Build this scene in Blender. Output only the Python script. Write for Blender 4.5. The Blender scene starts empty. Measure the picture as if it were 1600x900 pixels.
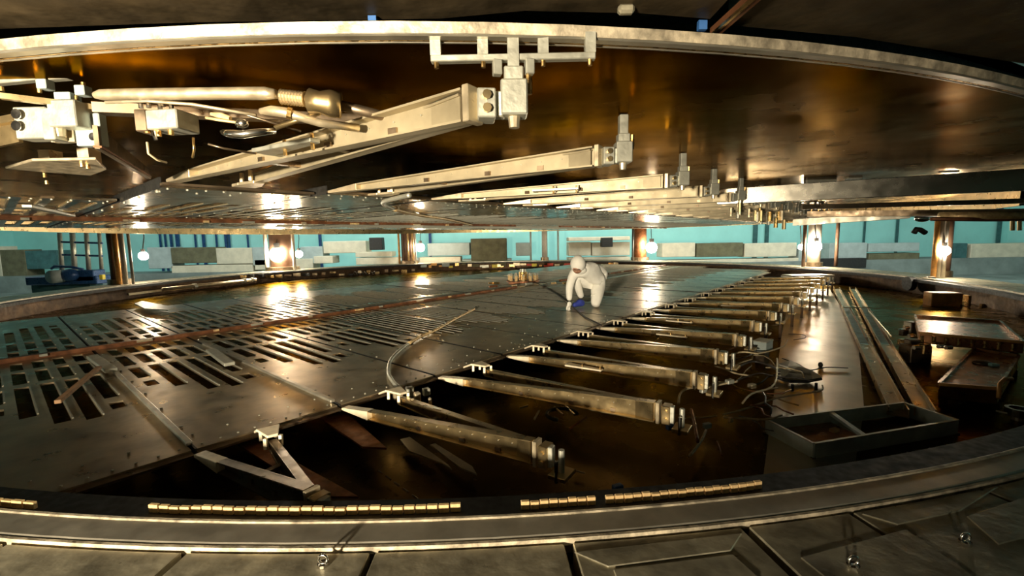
import bpy, bmesh, math, random
import numpy as np
from mathutils import Vector, Matrix, noise
random.seed(7)
SC = bpy.context.scene
COL = SC.collection

# ------------------------------------------------------------------ camera
F = 700.0; CZ = 0.909; PITCH = 0.109; ROLL = -0.019
cam_d = bpy.data.cameras.new('camera'); cam = bpy.data.objects.new('camera', cam_d); COL.objects.link(cam)
cam_d.sensor_width = 36.0; cam_d.lens = 36.0 * F / 1600.0; cam_d.clip_start = 0.02; cam_d.clip_end = 200
cam.matrix_world = Matrix.Translation((0, 0, CZ)) @ Matrix.Rotation(math.pi/2 - PITCH, 4, 'X') @ Matrix.Rotation(ROLL, 4, 'Z')
SC.camera = cam
# ------------------------------------------------------------------ world, exposure
w = bpy.data.worlds.new('world'); SC.world = w; w.use_nodes = True
w.node_tree.nodes['Background'].inputs[0].default_value = (0.30, 0.45, 0.5, 1)
w.node_tree.nodes['Background'].inputs[1].default_value = 0.02
SC.view_settings.view_transform = 'Standard'; SC.view_settings.look = 'None'
SC.view_settings.exposure = 0.0; SC.view_settings.gamma = 1.0; SC.view_settings.use_curve_mapping = False
# ------------------------------------------------------------------ area lights
def area(name, loc, target, sx, sy, power, color, spread=180):
    d = bpy.data.lights.new(name, 'AREA'); d.shape = 'RECTANGLE'; d.size = sx; d.size_y = sy
    d.energy = power; d.color = color; d.spread = math.radians(spread)
    o = bpy.data.objects.new(name, d); COL.objects.link(o); o.location = loc
    o.rotation_euler = (Vector(target) - Vector(loc)).to_track_quat('-Z', 'Y').to_euler()
    return o
WARM = (1.0, 0.86, 0.63)
area('photographer_flood', (-1.9, -3.1, 0.60), (-1.0, 4.0, 0.78), 0.25, 0.25, 155, WARM, 66)
area('side_flood', (-5.2, -0.6, 0.50), (0.8, 5.0, 0.7), 0.5, 0.3, 10, (1.0, 0.84, 0.58), 140)
for k, (x, y) in enumerate(((-17, 17), (-8, 20.5), (3, 21), (12, 19.5), (18, 14))):
    area('hall_light', (x, y-3.5, 4.7), (x*1.15, y+1.5, 0.9), 5, 2, 500, (0.92, 1.0, 0.95))
for k, (x, y) in enumerate(((-19, 6), (19, 6))):
    area('hall_light', (x, y, 4.6), (x*1.2, y, 0.3), 4, 3, 130, (0.85, 1.0, 1.0))

# ------------------------------------------------------------------ projective helpers: photo pixel -> point on a real plane
c_, s_ = math.cos(PITCH), math.sin(PITCH); cr, sr = math.cos(ROLL), math.sin(ROLL)
def ray(u, v):
    x = (u-800)/F; y = -(v-450)/F
    x, y = cr*x - sr*y, sr*x + cr*y
    return x, c_ + s_*y, c_*y - s_
def G(u, v, z):
    x, Y, Z = ray(u, v); t = (z-CZ)/Z
    return Vector((x*t, Y*t, z))
def H(u, v, Yd):
    x, Y, Z = ray(u, v); t = Yd/Y
    return Vector((x*t, Yd, CZ + Z*t))
def on_circle(u, v, R):
    x, Y, Z = ray(u, v)
    a = x*x+Y*Y; b = -2*(x*CX+Y*CY); c = CX*CX+CY*CY-R*R
    t = (-b + math.sqrt(b*b-4*a*c))/(2*a)
    return Vector((x*t, Y*t, CZ+Z*t))
CX, CY, R0 = -0.489, 9.98, 8.6
TH = 0.859
O2 = Vector((-4.238, 4.422)); A2 = Vector((math.cos(TH), math.sin(TH)))*0.779; B2 = Vector((math.sin(TH), -math.cos(TH)))*3.444
def W(i, t, z):
    p = O2 + A2*i + B2*t
    return Vector((p.x, p.y, z))
def inside(i, t, R):
    p = O2 + A2*i + B2*t
    return math.hypot(p.x-CX, p.y-CY) < R
ZP = -0.12      # lower panel plane
ZU = 1.20       # upper panel plane
ZF = -0.32      # pit floor
ZC = 1.40       # lid underside

# ------------------------------------------------------------------ materials
def mat(name, col, rough=0.4, metal=1.0, var=0.25, scale=4.0, bump=0.0, bscale=20.0, rvar=0.15, col2=None, emis=None, stretch=None, coat=0):
    m = bpy.data.materials.new(name); m.use_nodes = True
    n = m.node_tree.nodes; l = m.node_tree.links
    b = n['Principled BSDF']
    b.inputs['Metallic'].default_value = metal
    if emis:
        b.inputs['Emission Color'].default_value = (*emis[0], 1); b.inputs['Emission Strength'].default_value = emis[1]
        b.inputs['Base Color'].default_value = (*col, 1); return m
    tc = n.new('ShaderNodeTexCoord'); mp = n.new('ShaderNodeMapping')
    if stretch: mp.inputs['Scale'].default_value = stretch
    l.new(tc.outputs['Object'], mp.inputs['Vector'])
    nz = n.new('ShaderNodeTexNoise'); nz.inputs['Scale'].default_value = scale; nz.inputs['Detail'].default_value = 6; nz.inputs['Roughness'].default_value = 0.6
    l.new(mp.outputs[0], nz.inputs['Vector'])
    r = n.new('ShaderNodeValToRGB')
    c2 = col2 or tuple(c*(1-var) for c in col); c1 = tuple(min(1, c*(1+var*0.6)) for c in col) if not col2 else col
    r.color_ramp.elements[0].position = 0.35; r.color_ramp.elements[1].position = 0.68
    r.color_ramp.elements[0].color = (*c2, 1); r.color_ramp.elements[1].color = (*c1, 1)
    l.new(nz.outputs[0], r.inputs[0]); l.new(r.outputs[0], b.inputs['Base Color'])
    nz2 = n.new('ShaderNodeTexNoise'); nz2.inputs['Scale'].default_value = scale*2.7; nz2.inputs['Detail'].default_value = 4
    l.new(mp.outputs[0], nz2.inputs['Vector'])
    mr = n.new('ShaderNodeMapRange'); mr.inputs['From Min'].default_value = 0.3; mr.inputs['From Max'].default_value = 0.7
    mr.inputs['To Min'].default_value = max(0.03, rough-rvar); mr.inputs['To Max'].default_value = min(1, rough+rvar)
    l.new(nz2.outputs[0], mr.inputs['Value']); l.new(mr.outputs[0], b.inputs['Roughness'])
    if bump:
        nb = n.new('ShaderNodeTexNoise'); nb.inputs['Scale'].default_value = bscale; nb.inputs['Detail'].default_value = 3
        l.new(mp.outputs[0], nb.inputs['Vector'])
        bp = n.new('ShaderNodeBump'); bp.inputs['Strength'].default_value = 1.0; bp.inputs['Distance'].default_value = bump
        l.new(nb.outputs[0], bp.inputs['Height']); l.new(bp.outputs[0], b.inputs['Normal'])
    return m
def edge(m, c):
    m.node_tree.nodes['Principled BSDF'].inputs['Specular Tint'].default_value = (*c, 1); return m
M = dict(
 panel=mat('panel_steel', (0.52, 0.43, 0.29), 0.34, .88, 0.35, 2.5, 0.0008, 6, 0.09),
 upanel=mat('upper_panel_steel', (0.52, 0.44, 0.32), 0.22, 1, 0.3, 2.5, 0.0012, 5, 0.08),
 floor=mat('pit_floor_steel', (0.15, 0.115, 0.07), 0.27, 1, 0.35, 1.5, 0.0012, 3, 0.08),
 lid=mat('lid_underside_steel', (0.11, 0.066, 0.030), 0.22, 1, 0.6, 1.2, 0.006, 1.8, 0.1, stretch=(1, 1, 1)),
 rim=mat('machined_rim_steel', (0.50, 0.46, 0.37), 0.38, 0.75, 0.25, 5, 0.0003, 40, 0.1),
 rimworn_lit=mat('worn_edge_and_highlight', (0.62, 0.53, 0.38), 0.6, 0.5, 0.6, 14, 0.004, 30, 0.15),  # worn steel, reused for the painted highlight on the inner rim edge
 wall=mat('rusty_brown_tank_wall', (0.085, 0.05, 0.026), 0.5, 0.8, 0.5, 5, 0.002, 25),
 arm=mat('arm_steel', (0.60, 0.45, 0.23), 0.32, 0.95, 0.3, 4, 0.0004, 30, 0.08),
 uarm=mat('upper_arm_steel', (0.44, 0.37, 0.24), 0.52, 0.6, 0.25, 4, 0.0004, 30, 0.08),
 polished=mat('polished_steel', (0.46, 0.43, 0.36), 0.26, 1, 0.12, 3, 0, 20, 0.05),
 galv=mat('galvanised_sheet', (0.58, 0.66, 0.62), 0.45, 0.35, 0.3, 5),
 strip=mat('bright_floor_steel', (0.60, 0.53, 0.42), 0.36, 1, 0.2, 2, 0.0006, 5, 0.07),
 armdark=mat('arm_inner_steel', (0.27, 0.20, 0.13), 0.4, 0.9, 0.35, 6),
 alu=mat('pale_aluminium', (0.54, 0.53, 0.44), 0.45, 0.7, 0.15, 10, 0.001, 60, 0.1),
 nose=mat('pale_nose_metal', (0.66, 0.55, 0.37), 0.42, 0.75, 0.2, 10),
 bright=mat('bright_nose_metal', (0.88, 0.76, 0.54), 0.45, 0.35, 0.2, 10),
 chrome=mat('chrome', (0.75, 0.72, 0.66), 0.18, 1, 0.15, 10, rvar=0.06),
 brass=mat('brass', (0.75, 0.50, 0.20), 0.3, 1, 0.3, 15),
 copper=mat('copper_block', (0.95, 0.62, 0.30), 0.42, 0.35, 0.35, 30),
 rust=mat('rust_brown_strip', (0.26, 0.105, 0.045), 0.5, 0.6, 0.5, 9),
 deck=mat('deck_plate_steel', (0.42, 0.38, 0.27), 0.45, 0.6, 0.5, 5, 0.003, 18, 0.18),
 yoke=mat('magnet_steel', (0.11, 0.08, 0.042), 0.55, 0.6, 0.6, 4, 0.006, 10),
 dark=mat('black_rubber', (0.015, 0.014, 0.012), 0.6, 0, 0.3, 10),
 conc=mat('beige_concrete', (0.62, 0.56, 0.42), 0.9, 0, 0.15, 3),
 olive=mat('olive_concrete', (0.13, 0.12, 0.065), 0.9, 0, 0.3, 3),
 tealc=mat('dark_teal_concrete', (0.04, 0.12, 0.12), 0.8, 0, 0.3, 3),
 grey=mat('grey_painted_cabinet', (0.36, 0.42, 0.40), 0.6, 0, 0.15, 3),
 cyanwall=mat('pale_cyan_wall_paint', (0.38, 0.80, 0.75), 0.8, 0, 0.1, 0.6),
 hfloor=mat('hall_floor_concrete', (0.20, 0.24, 0.22), 0.7, 0, 0.3, 1),
 colbrown=mat('brown_column_paint', (0.13, 0.07, 0.04), 0.6, 0.0, 0.3, 5),
 colwhite=mat('pale_column_paint', (0.55, 0.50, 0.42), 0.5, 0.1, 0.15, 5),
 orange=mat('orange_primer', (0.70, 0.36, 0.10), 0.5, 0.3, 0.3, 8),
 blue=mat('blue_enamel', (0.02, 0.07, 0.20), 0.35, 0.2, 0.3, 8),
 bluetape=mat('blue_tape', (0.03, 0.12, 0.35), 0.6, 0, 0.2, 8),
 yellow=mat('yellow_plastic', (0.75, 0.6, 0.05), 0.5, 0, 0.2, 8),
 red=mat('red_plastic', (0.6, 0.06, 0.03), 0.5, 0, 0.2, 8),
 cable=mat('tan_cable', (0.55, 0.44, 0.26), 0.55, 0.1, 0.3, 30),
 bcable=mat('black_cable', (0.03, 0.025, 0.02), 0.5, 0, 0.3, 30),
 suit=mat('white_coverall_cloth', (0.86, 0.84, 0.76), 0.85, 0, 0.06, 12, 0.006, 14),
 skin=mat('skin', (0.42, 0.22, 0.13), 0.55, 0, 0.1, 20),
 boot=mat('blue_shoe_cover', (0.03, 0.05, 0.32), 0.6, 0, 0.2, 20, 0.004, 30),
 cyantone=mat('cyan_reflection_and_tab', (0.50, 0.95, 0.92), 0.5, 0.0, 0.3, 12, 0.004, 20),  # cyan stands for a painted reflection; the tray tab shares it
 tray=mat('copper_brown_tray', (0.42, 0.20, 0.085), 0.32, 0.95, 0.45, 5, rvar=0.1),
 wood=mat('wooden_batten', (0.34, 0.19, 0.09), 0.7, 0, 0.3, 10),
 bulb=mat('lit_bulb', (1, 0.9, 0.7), emis=((1.0, 0.86, 0.64), 230)),
)

edge(M['lid'], (0.58, 0.44, 0.28)); edge(M['floor'], (0.5, 0.4, 0.28)); edge(M['polished'], (.7,.66,.6))
# ------------------------------------------------------------------ mesh builder
class MB:
    def __init__(s): s.v = []; s.f = []; s.m = []; s.mi = 0
    def add(s, vs, fs):
        o = len(s.v); s.v += [tuple(v) for v in vs]; s.f += [tuple(o+i for i in f) for f in fs]; s.m += [s.mi]*len(fs); return s
    def hexa(s, p):  # 8 points: bottom 4 (ccw), top 4
        return s.add(p, [(3,2,1,0),(4,5,6,7),(0,1,5,4),(1,2,6,5),(2,3,7,6),(3,0,4,7)])
    def box(s, c, d, rz=0, bev=0):
        x, y, z = d[0]/2, d[1]/2, d[2]/2; cs, sn = math.cos(rz), math.sin(rz)
        P = [(-x,-y,-z),(x,-y,-z),(x,y,-z),(-x,y,-z),(-x,-y,z),(x,-y,z),(x,y,z),(-x,y,z)]
        return s.hexa([(c[0]+a*cs-b*sn, c[1]+a*sn+b*cs, c[2]+e) for a,b,e in P])
    def bar(s, p0, p1, w0, h0, w1=None, h1=None, base=False, off=0.0):
        """loft of an upright rectangle from p0 to p1; base=True: the points are at the bottom; off shifts sideways"""
        p0 = Vector(p0); p1 = Vector(p1); w1 = w0 if w1 is None else w1; h1 = h0 if h1 is None else h1
        d = p1-p0; sd = Vector((d.y, -d.x, 0))
        sd = sd.normalized() if sd.length > 1e-6 else Vector((1,0,0))
        up = sd.cross(d).normalized()*1.0
        if up.z < 0: up = -up
        if abs(d.normalized().z) < 0.6: up = Vector((0,0,1))
        P = []
        for lev in (0, 1):
            for (p, ww, hh) in ((p0, w0, h0), (p1, w1, h1)):
                pass
        def sec(p, ww, hh):
            b = p + sd*off - (Vector() if base else up*hh/2)
            return [b - sd*ww/2, b + sd*ww/2, b + sd*ww/2 + up*hh, b - sd*ww/2 + up*hh]
        a = sec(p0, w0, h0); b = sec(p1, w1, h1)
        return s.add(a+b, [(0,1,2,3),(7,6,5,4),(0,4,5,1),(1,5,6,2),(2,6,7,3),(3,7,4,0)])
    def prism(s, poly, z0, z1):
        n = len(poly)
        vs = [(p[0],p[1],z0) for p in poly]+[(p[0],p[1],z1) for p in poly]
        ar = sum(poly[i][0]*poly[(i+1)%n][1]-poly[(i+1)%n][0]*poly[i][1] for i in range(n))
        fs = [tuple(range(n))[::-1], tuple(range(n, 2*n))] + [(i,(i+1)%n,n+(i+1)%n,n+i) for i in range(n)]
        if ar < 0: fs = [f[::-1] for f in fs]
        return s.add(vs, fs)
    def tube(s, pts, r, seg=8, cap=True, r1=None):
        pts = [Vector(p) for p in pts]; n = len(pts); rings = []; prev = None
        for k, p in enumerate(pts):
            d = (pts[min(k+1,n-1)] - pts[max(k-1,0)]).normalized()
            if prev is None:
                a = d.orthogonal().normalized()
            else:
                a = (prev - d*prev.dot(d)).normalized()
            prev = a; b = d.cross(a)
            rr = (r[k] if isinstance(r,(list,tuple)) else r)
            rings.append([p + a*math.cos(2*math.pi*j/seg)*rr + b*math.sin(2*math.pi*j/seg)*rr for j in range(seg)])
        vs = [v for rg in rings for v in rg]; fs = []
        for k in range(n-1):
            for j in range(seg):
                fs.append((k*seg+j, k*seg+(j+1)%seg, (k+1)*seg+(j+1)%seg, (k+1)*seg+j))
        if cap: fs += [tuple(range(seg))[::-1], tuple(range((n-1)*seg, n*seg))]
        return s.add(vs, fs)
    def cyl(s, c, r, h, seg=12, axis='Z', r2=None):
        c = Vector(c); d = {'X':Vector((1,0,0)),'Y':Vector((0,1,0)),'Z':Vector((0,0,1))}[axis] if isinstance(axis,str) else Vector(axis).normalized()
        return s.tube([c - d*h/2, c + d*h/2], [r, r2 if r2 is not None else r], seg)
    def sphere(s, c, r, nu=12, nv=8, sc=(1,1,1)):
        vs = []; fs = []
        for a in range(1, nv):
            ph = math.pi*a/nv
            for b in range(nu):
                t = 2*math.pi*b/nu; vs.append((c[0]+r*sc[0]*math.sin(ph)*math.cos(t), c[1]+r*sc[1]*math.sin(ph)*math.sin(t), c[2]+r*sc[2]*math.cos(ph)))
        vs += [(c[0],c[1],c[2]+r*sc[2]), (c[0],c[1],c[2]-r*sc[2])]
        for a in range(nv-2):
            for b in range(nu): fs.append((a*nu+b, (a+1)*nu+b, (a+1)*nu+(b+1)%nu, a*nu+(b+1)%nu))
        T = len(vs)-2
        for b in range(nu): fs.append((T, b, (b+1)%nu)); fs.append((T+1, (nv-2)*nu+(b+1)%nu, (nv-2)*nu+b))
        return s.add(vs, fs)
    def ring(s, cx, cy, a, b, prof, N=192, a0=0, a1=2*math.pi, closed=False):
        """revolve (dr, z) profile about an ellipse a, b"""
        full = abs(a1-a0-2*math.pi) < 1e-6; K = N if full else N+1; P = len(prof)
        vs = []
        for k in range(K):
            t = a0+(a1-a0)*k/N
            for dr, z in prof: vs.append((cx+(a+dr)*math.cos(t), cy+(b+dr)*math.sin(t), z))
        fs = []
        for k in range(N):
            k2 = (k+1)%K
            for j in range(P-1 if not closed else P):
                j2 = (j+1)%P; fs.append((k*P+j, k2*P+j, k2*P+j2, k*P+j2))
        return s.add(vs, fs)
    def build(s, name, m, parent=None, smooth=False, loc=None, bevel=0, kind=None, label=None):
        me = bpy.data.meshes.new(name)
        vs = s.v
        if loc is None and parent is not None: org = Vector(parent['_o'])
        elif loc is not None: org = Vector(loc)
        else: org = Vector((0,0,0))
        me.from_pydata([(v[0]-org.x, v[1]-org.y, v[2]-org.z) for v in vs], [], s.f)
        if isinstance(m, list):
            for q in m: me.materials.append(M[q])
            me.polygons.foreach_set('material_index', s.m)
        else: me.materials.append(M[m])
        if smooth: me.polygons.foreach_set('use_smooth', [True]*len(me.polygons))
        me.update()
        o = bpy.data.objects.new(name, me); COL.objects.link(o)
        if parent is not None: o.parent = parent
        else: o.location = org
        if parent is not None and False: pass
        o['_o'] = tuple(org)
        if bevel:
            bv = o.modifiers.new('bevel', 'BEVEL'); bv.width = bevel; bv.segments = 1; bv.limit_method = 'ANGLE'
        if kind: o['kind'] = kind
        if label: o['label'] = label
        return o
def build_sub(mb, name, m, part, **k):   # sub-part: the part's own mesh is already relative to the thing's base
    o = mb.build(name, m, part, **k); return o
def thing(name, label, cat, loc, group=None, kind=None):
    o = bpy.data.objects.new(name, None); COL.objects.link(o); o.location = loc; o.empty_display_size = 0.05
    o['_o'] = tuple(loc); o['label'] = label; o['category'] = cat
    if group: o['group'] = group
    if kind: o['kind'] = kind
    return o
def tag(o, label, cat, group=None, kind=None):
    o['label'] = label; o['category'] = cat
    if group: o['group'] = group
    if kind: o['kind'] = kind
    return o
def struct(mb, name, m, label=None, parent=None, **k):
    o = mb.build(name, m, parent, loc=None if parent is not None else (0,0,0), **k); o['kind'] = 'structure'
    if label: o['label'] = label
    return o
def copy_tree(o, parent=None):
    c = o.copy(); COL.objects.link(c); c.parent = parent
    for ch in list(o.children): copy_tree(ch, c)
    return c
ORD = ['first','second','third','fourth','fifth','sixth','seventh','eighth','ninth','tenth','eleventh','twelfth','thirteenth','fourteenth','fifteenth','sixteenth','seventeenth','eighteenth','nineteenth','twentieth','twenty-first','twenty-second','twenty-third','twenty-fourth']

# ================================================================== SETTING: hall around the machine
ZH = -1.1; XW = 27.0; YB = 24.5; YN = -6.0; ZT = 5.2
def wallbox(x0,x1,y0,y1,z0,z1): return MB().hexa([(x0,y0,z0),(x1,y0,z0),(x1,y1,z0),(x0,y1,z0),(x0,y0,z1),(x1,y0,z1),(x1,y1,z1),(x0,y1,z1)])
struct(wallbox(-XW,XW,YN,YB,ZH-.2,ZH), 'floor', 'hfloor', 'dark concrete hall floor around the machine')
struct(wallbox(-XW,XW,YN,YB,ZT,ZT+.2), 'ceiling', 'grey', 'hall ceiling above the machine')
struct(wallbox(-XW,XW,YB,YB+.2,ZH,ZT), 'wall_back', 'cyanwall', 'pale cyan far wall of the hall')
struct(wallbox(-XW-.2,-XW,YN,YB,ZH,ZT), 'wall_left', 'cyanwall', 'pale cyan left wall of the hall')
struct(wallbox(XW,XW+.2,YN,YB,ZH,ZT), 'wall_right', 'cyanwall', 'pale cyan right wall of the hall')
struct(wallbox(-XW,XW,YN-.2,YN,ZH,ZT), 'wall_front', 'hfloor', 'dark wall behind the camera')
# dark framing bars along the back wall
k = 0
for u, wd in ((250,2),(258,2),(267,3),(277,5),(305,2),(318,4),(338,2),(353,4),(358,2),(387,2),(500,4),(672,4),(1180,6),(1198,5),(1350,2),(1401,3),(1486,4),(1560,5)):
    a = H(u, 372, YB-.12); wm = wd*YB/F
    mb = MB().box((a.x, a.y, 1.6), (wm, .08, 5.0))
    k += 1; struct(mb, 'trim_%d' % k, 'blue' if u < 700 else 'tealc')

# ================================================================== TANK BASE
base = thing('lower_tank', 'round shallow lower steel tank filling the floor, with raised machined rim', 'tank', (CX, CY, ZF-.1))
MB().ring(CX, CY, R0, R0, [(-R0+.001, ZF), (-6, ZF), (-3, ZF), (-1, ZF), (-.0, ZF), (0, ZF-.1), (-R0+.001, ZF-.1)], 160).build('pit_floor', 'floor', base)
MB().ring(CX, CY, R0, R0, [(-.02, ZF+.001), (-.02, -.05), (-.005, -.035), (0.06, -.035), (.06, ZF+.001)], 256, closed=True).build('inner_wall', 'wall', base, smooth=False)
MB().ring(CX, CY, R0, R0, [(-.006, -.034), (-.006, -.006), (0.0, 0), (.105, 0), (.115, -.008), (.115, -.06), (-.0, -.06)], 256, closed=True).build('rim_flange', 'rim', base)
MB().ring(CX, CY, R0, R0, [(-.004,-.004),(-.004,.002),(.000,.004),(.010,.004),(.014,.0005),(.014,-.004)], 256, closed=True).build('bead_highlight','rimworn_lit',base)  # raised bead in brighter steel paints the lit inner edge of the rim
MB().ring(CX, CY, R0, R0, [(-.028, -.05), (-.028, -.040), (-.020, -.034), (-.010, -.034), (-.010, -.05)], 256, closed=True).build('seal_groove', 'dark', base)
MB().ring(CX, CY, R0, R0, [(.117, -.025), (.117, -.002), (.128, -.002), (.128, -.025)], 256, closed=True).build('outer_lip', 'rimworn_lit', base)

_p=[G(u,v,ZF+.004) for u,v in ((1236,452),(1296,452),(1340,520),(1350,640),(1330,760),(1192,750),(1206,640),(1222,520))]
MB().prism([(p.x,p.y) for p in _p], ZF, ZF+.006).build('polished_strip','strip',base,label='bright polished floor strip')
# ring of steel deck plates around the rim, cut by radial seams
def ang(p): return math.atan2(p.y-CY, p.x-CX)
near = sorted(ang(G(u, v, 0)) for u, v in ((-330,900),(-60,880),(262,880),(572,880),(893,870),(1190,840),(1360,815),(1560,770)))
angs = near[:]
a = near[-1] + 0.06
while a < near[0] + 2*math.pi - 0.05:
    angs.append(a); a += 0.19
angs.append(near[0] + 2*math.pi)
for k in range(len(angs)-1):
    a0, a1 = angs[k], angs[k+1]; g = .0010 if k != 4 else .0022
    n = max(2, int((a1-a0)/.03)+1)
    poly = [(CX+(R0+.137)*math.cos(a0+g+(a1-a0-2*g)*q/n), CY+(R0+.137)*math.sin(a0+g+(a1-a0-2*g)*q/n)) for q in range(n+1)]
    R2 = R0+(1.55 if k < len(near)-1 or k > len(angs)-4 or k < len(near)+2 else .85)
    poly += [(CX+R2*math.cos(a1-g*.85-(a1-a0-1.7*g)*q/n), CY+R2*math.sin(a1-g*.85-(a1-a0-1.7*g)*q/n)) for q in range(n+1)]
    MB().prism(poly, -.085, -.012).build('deck_plate', 'deck', base, bevel=.003)
MB().ring(CX, CY, R0, R0, [(.13,-.09),(.86,-.09),(.86,-.5),(.13,-.5)], 96, closed=True).build('support_ring', 'wall', base)
MB().ring(CX, CY, R0, R0, [(-.3,ZF-.1),(-.3,ZH+.0),(.6,ZH+.0),(.6,ZF-.2)], 96, closed=True).build('plinth', 'yoke', base)

# welded gusset plates and eye bolts on the deck in front
def gusset(px, nm='gusset_plate', m='deck', z0=-.012, h=.005, lab=None):
    P = [G(u, v, z0+h) for u, v in px]
    o = MB().prism([(p.x, p.y) for p in P], z0, z0+h).build(nm, m, base, bevel=.003)
    return o
gusset([(896,862),(950,885),(1142,860),(1160,832)])
gusset([(958,889),(1145,865),(1190,905),(975,935)])
gusset([(1345,802),(1403,819),(1500,798),(1560,760),(1480,778)])
gusset([(1415,826),(1500,884),(1560,930),(1350,950),(1250,870)])
gusset([(1510,806),(1620,770),(1640,830),(1560,850)])
for u, v, nm in ((505,884,0),(1333,887,1),(1508,850,2)):
    c = G(u, v, -.012)
    lab = ('small steel lifting eye on the deck plate at bottom, below the copper blocks', 'steel lifting eye on dark deck plate at bottom right, nearer the picture edge', 'steel lifting eye on dark deck plate at far right, higher of the right pair')[nm]
    t = thing('lifting_eye', lab, 'bolt', c, 'lifting eyes on the deck plates')
    MB().cyl((c.x,c.y,c.z+.005), .016, .008, 10).build('collar', 'chrome', t)
    MB().tube([(c.x+.013*math.cos(q), c.y, c.z+.02+.013*math.sin(q)) for q in [2*math.pi*j/14 for j in range(15)]], .004, 6).build('eye_ring', 'chrome', t, smooth=True)

# copper blocks along the near rim
def rim_block_angles(u0, v0, u1, v1): return ang(G(u0, v0, -.03)), ang(G(u1, v1, -.03))
runs = [(-60,778,78,788,8,'left'), (244,796,722,794,28,'middle'), (812,790,1180,758,27,'right')]
for (u0,v0,u1,v1,n,side) in runs:
    a0, a1 = rim_block_angles(u0,v0,u1,v1)
    for k in range(n):
        if side == 'right' and k in (8,): continue
        aa = a0+(a1-a0)*(k+.5)/n; half = (a1-a0)/n*.44
        r1 = (G((u0+u1)/2,(v0+v1)/2,-.006).xy-Vector((CX,CY))).length; r2 = r1+.014
        j = random.uniform(-.003,.003)
        P = [(CX+rr*math.cos(aa+s*half), CY+rr*math.sin(aa+s*half)) for rr, s in ((r1+j,-1),(r2+j,-1),(r2+j,1),(r1+j,1))]
        cc = (CX+r1*math.cos(aa), CY+r1*math.sin(aa), -.022)
        o = MB().prism(P, -.022, .006+random.uniform(-.003,.002)).build('copper_block', 'copper', None, loc=cc, bevel=.0015)
        lb = 'small copper block on the near rim, %s run, %s from its left end' % (side, ORD[k] if k < 24 else ('twenty-'+ORD[k-20]))
        tag(o, lb, 'block', 'copper blocks along the near rim')
MB().ring(CX, CY, R0, R0, [(-.15,-.075),(-.15,-.022),(-.02,-.022),(-.02,-.075)], 256, closed=True).build('seal_ledge', 'dark', base)

# ================================================================== TANK LID
LX, LY = CX, CY
def lid_r(t):                       # lid outline: nearly round, slightly fuller towards the camera side
    ph = (t + math.pi/2 + math.pi) % (2*math.pi) - math.pi
    return 8.80 - .8*(1-math.exp(-(ph/.5)**2))
def lid_ring(prof, N=256, a0=0, a1=2*math.pi, closed=True):
    mb = MB(); full = abs(a1-a0-2*math.pi) < 1e-6; K = N if full else N+1; P = len(prof)
    for k in range(K):
        t = a0+(a1-a0)*k/N; q = lid_r(t)
        for dr, z in prof:
            rr = max(q+dr, .01); mb.v.append((LX+rr*math.cos(t), LY+rr*math.sin(t), z))
    for k in range(N):
        for j in range(P if closed else P-1):
            mb.f.append((k*P+j, ((k+1)%K)*P+j, ((k+1)%K)*P+(j+1)%P, k*P+(j+1)%P)); mb.m.append(0)
    return mb
lid = thing('upper_tank', 'huge round raised steel tank lid overhead with bright machined rim and bronze underside', 'lid', (LX, LY, ZC))
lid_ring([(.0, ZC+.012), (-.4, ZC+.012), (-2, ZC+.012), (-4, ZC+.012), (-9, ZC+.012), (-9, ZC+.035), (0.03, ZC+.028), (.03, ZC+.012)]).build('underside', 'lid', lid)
lid_ring([(0, ZC+.012), (0, ZC+.003), (.004, ZC), (.010, ZC), (.010, ZC+.02), (0,ZC+.02)]).build('seal_land', 'rim', lid)
lid_ring([(.010, ZC+.006), (.014, ZC+.006), (.014,ZC+.02), (.010,ZC+.02)]).build('seal_groove', 'dark', lid)
lid_ring([(.014, ZC+.001), (.018, ZC+.001), (.018,ZC+.02), (.014,ZC+.02)]).build('seal_bead', 'brass', lid)
lid_ring([(.018, ZC+.006), (.022, ZC+.006), (.022,ZC+.02), (.018,ZC+.02)]).build('seal_groove', 'dark', lid)
lid_ring([(.022, ZC+.001), (.048, ZC+.000), (.052, ZC+.003), (.052, ZC+.02), (.022,ZC+.02)]).build('machined_rim', 'rim', lid)
lid_ring([(.050, ZC+.004), (.056, ZC+.003), (.060, ZC+.028), (.050,ZC+.030)]).build('worn_edge', 'rimworn_lit', lid)
lid_ring([(-.05, ZU-.012), (-.05, ZC+.012), (-.0, ZC+.012), (.0, ZU-.012)], 160, -math.pi/2+.95, 3*math.pi/2-.95).build('edge_skirt', 'arm', lid)
lid_ring([(.13, ZC+.05), (2.1, ZC+.05), (2.1, ZC+.3), (.13, ZC+.3)], 160, -math.pi/2+.95, 3*math.pi/2-.95).build('outer_flange', 'yoke', lid)

# magnet yoke sectors above the lid, outside its rim
def yoke(px, z0, th, lab, m='yoke'):
    P = [G(u, v, z0) for u, v in px]
    cc = Vector((sum(p.x for p in P)/len(P), sum(p.y for p in P)/len(P), z0))
    o = MB().prism([(p.x,p.y) for p in P], z0, z0+th).build('magnet_sector', m, None, loc=cc, bevel=.01)
    return tag(o, lab, 'magnet', 'magnet sectors above the lid')
yoke([(-900,90),(-300,60),(0,48),(300,38),(690,32),(820,20),(1000,24),(1112,33),(1200,-60),(1500,-420),(-900,-420)], 1.47, .35, 'mottled brown steel magnet sector overhead, left of the diagonal strut')
yoke([(1135,42),(1330,60),(1650,110),(1900,170),(2100,-300),(1530,-420)], 1.46, .35, 'dark magnet sector overhead, right of the diagonal strut')
yoke([(-1500,210),(-900,150),(0,100),(700,80),(1300,105),(1800,210),(2600,400),(2600,120),(1800,60),(1200,30),(700,10),(0,40),(-900,100)], 1.90, .2, 'black sheet standing in for the dark gap above the lid rim', 'dark')  # black sheet puts the darkness of the gap into its colour
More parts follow.
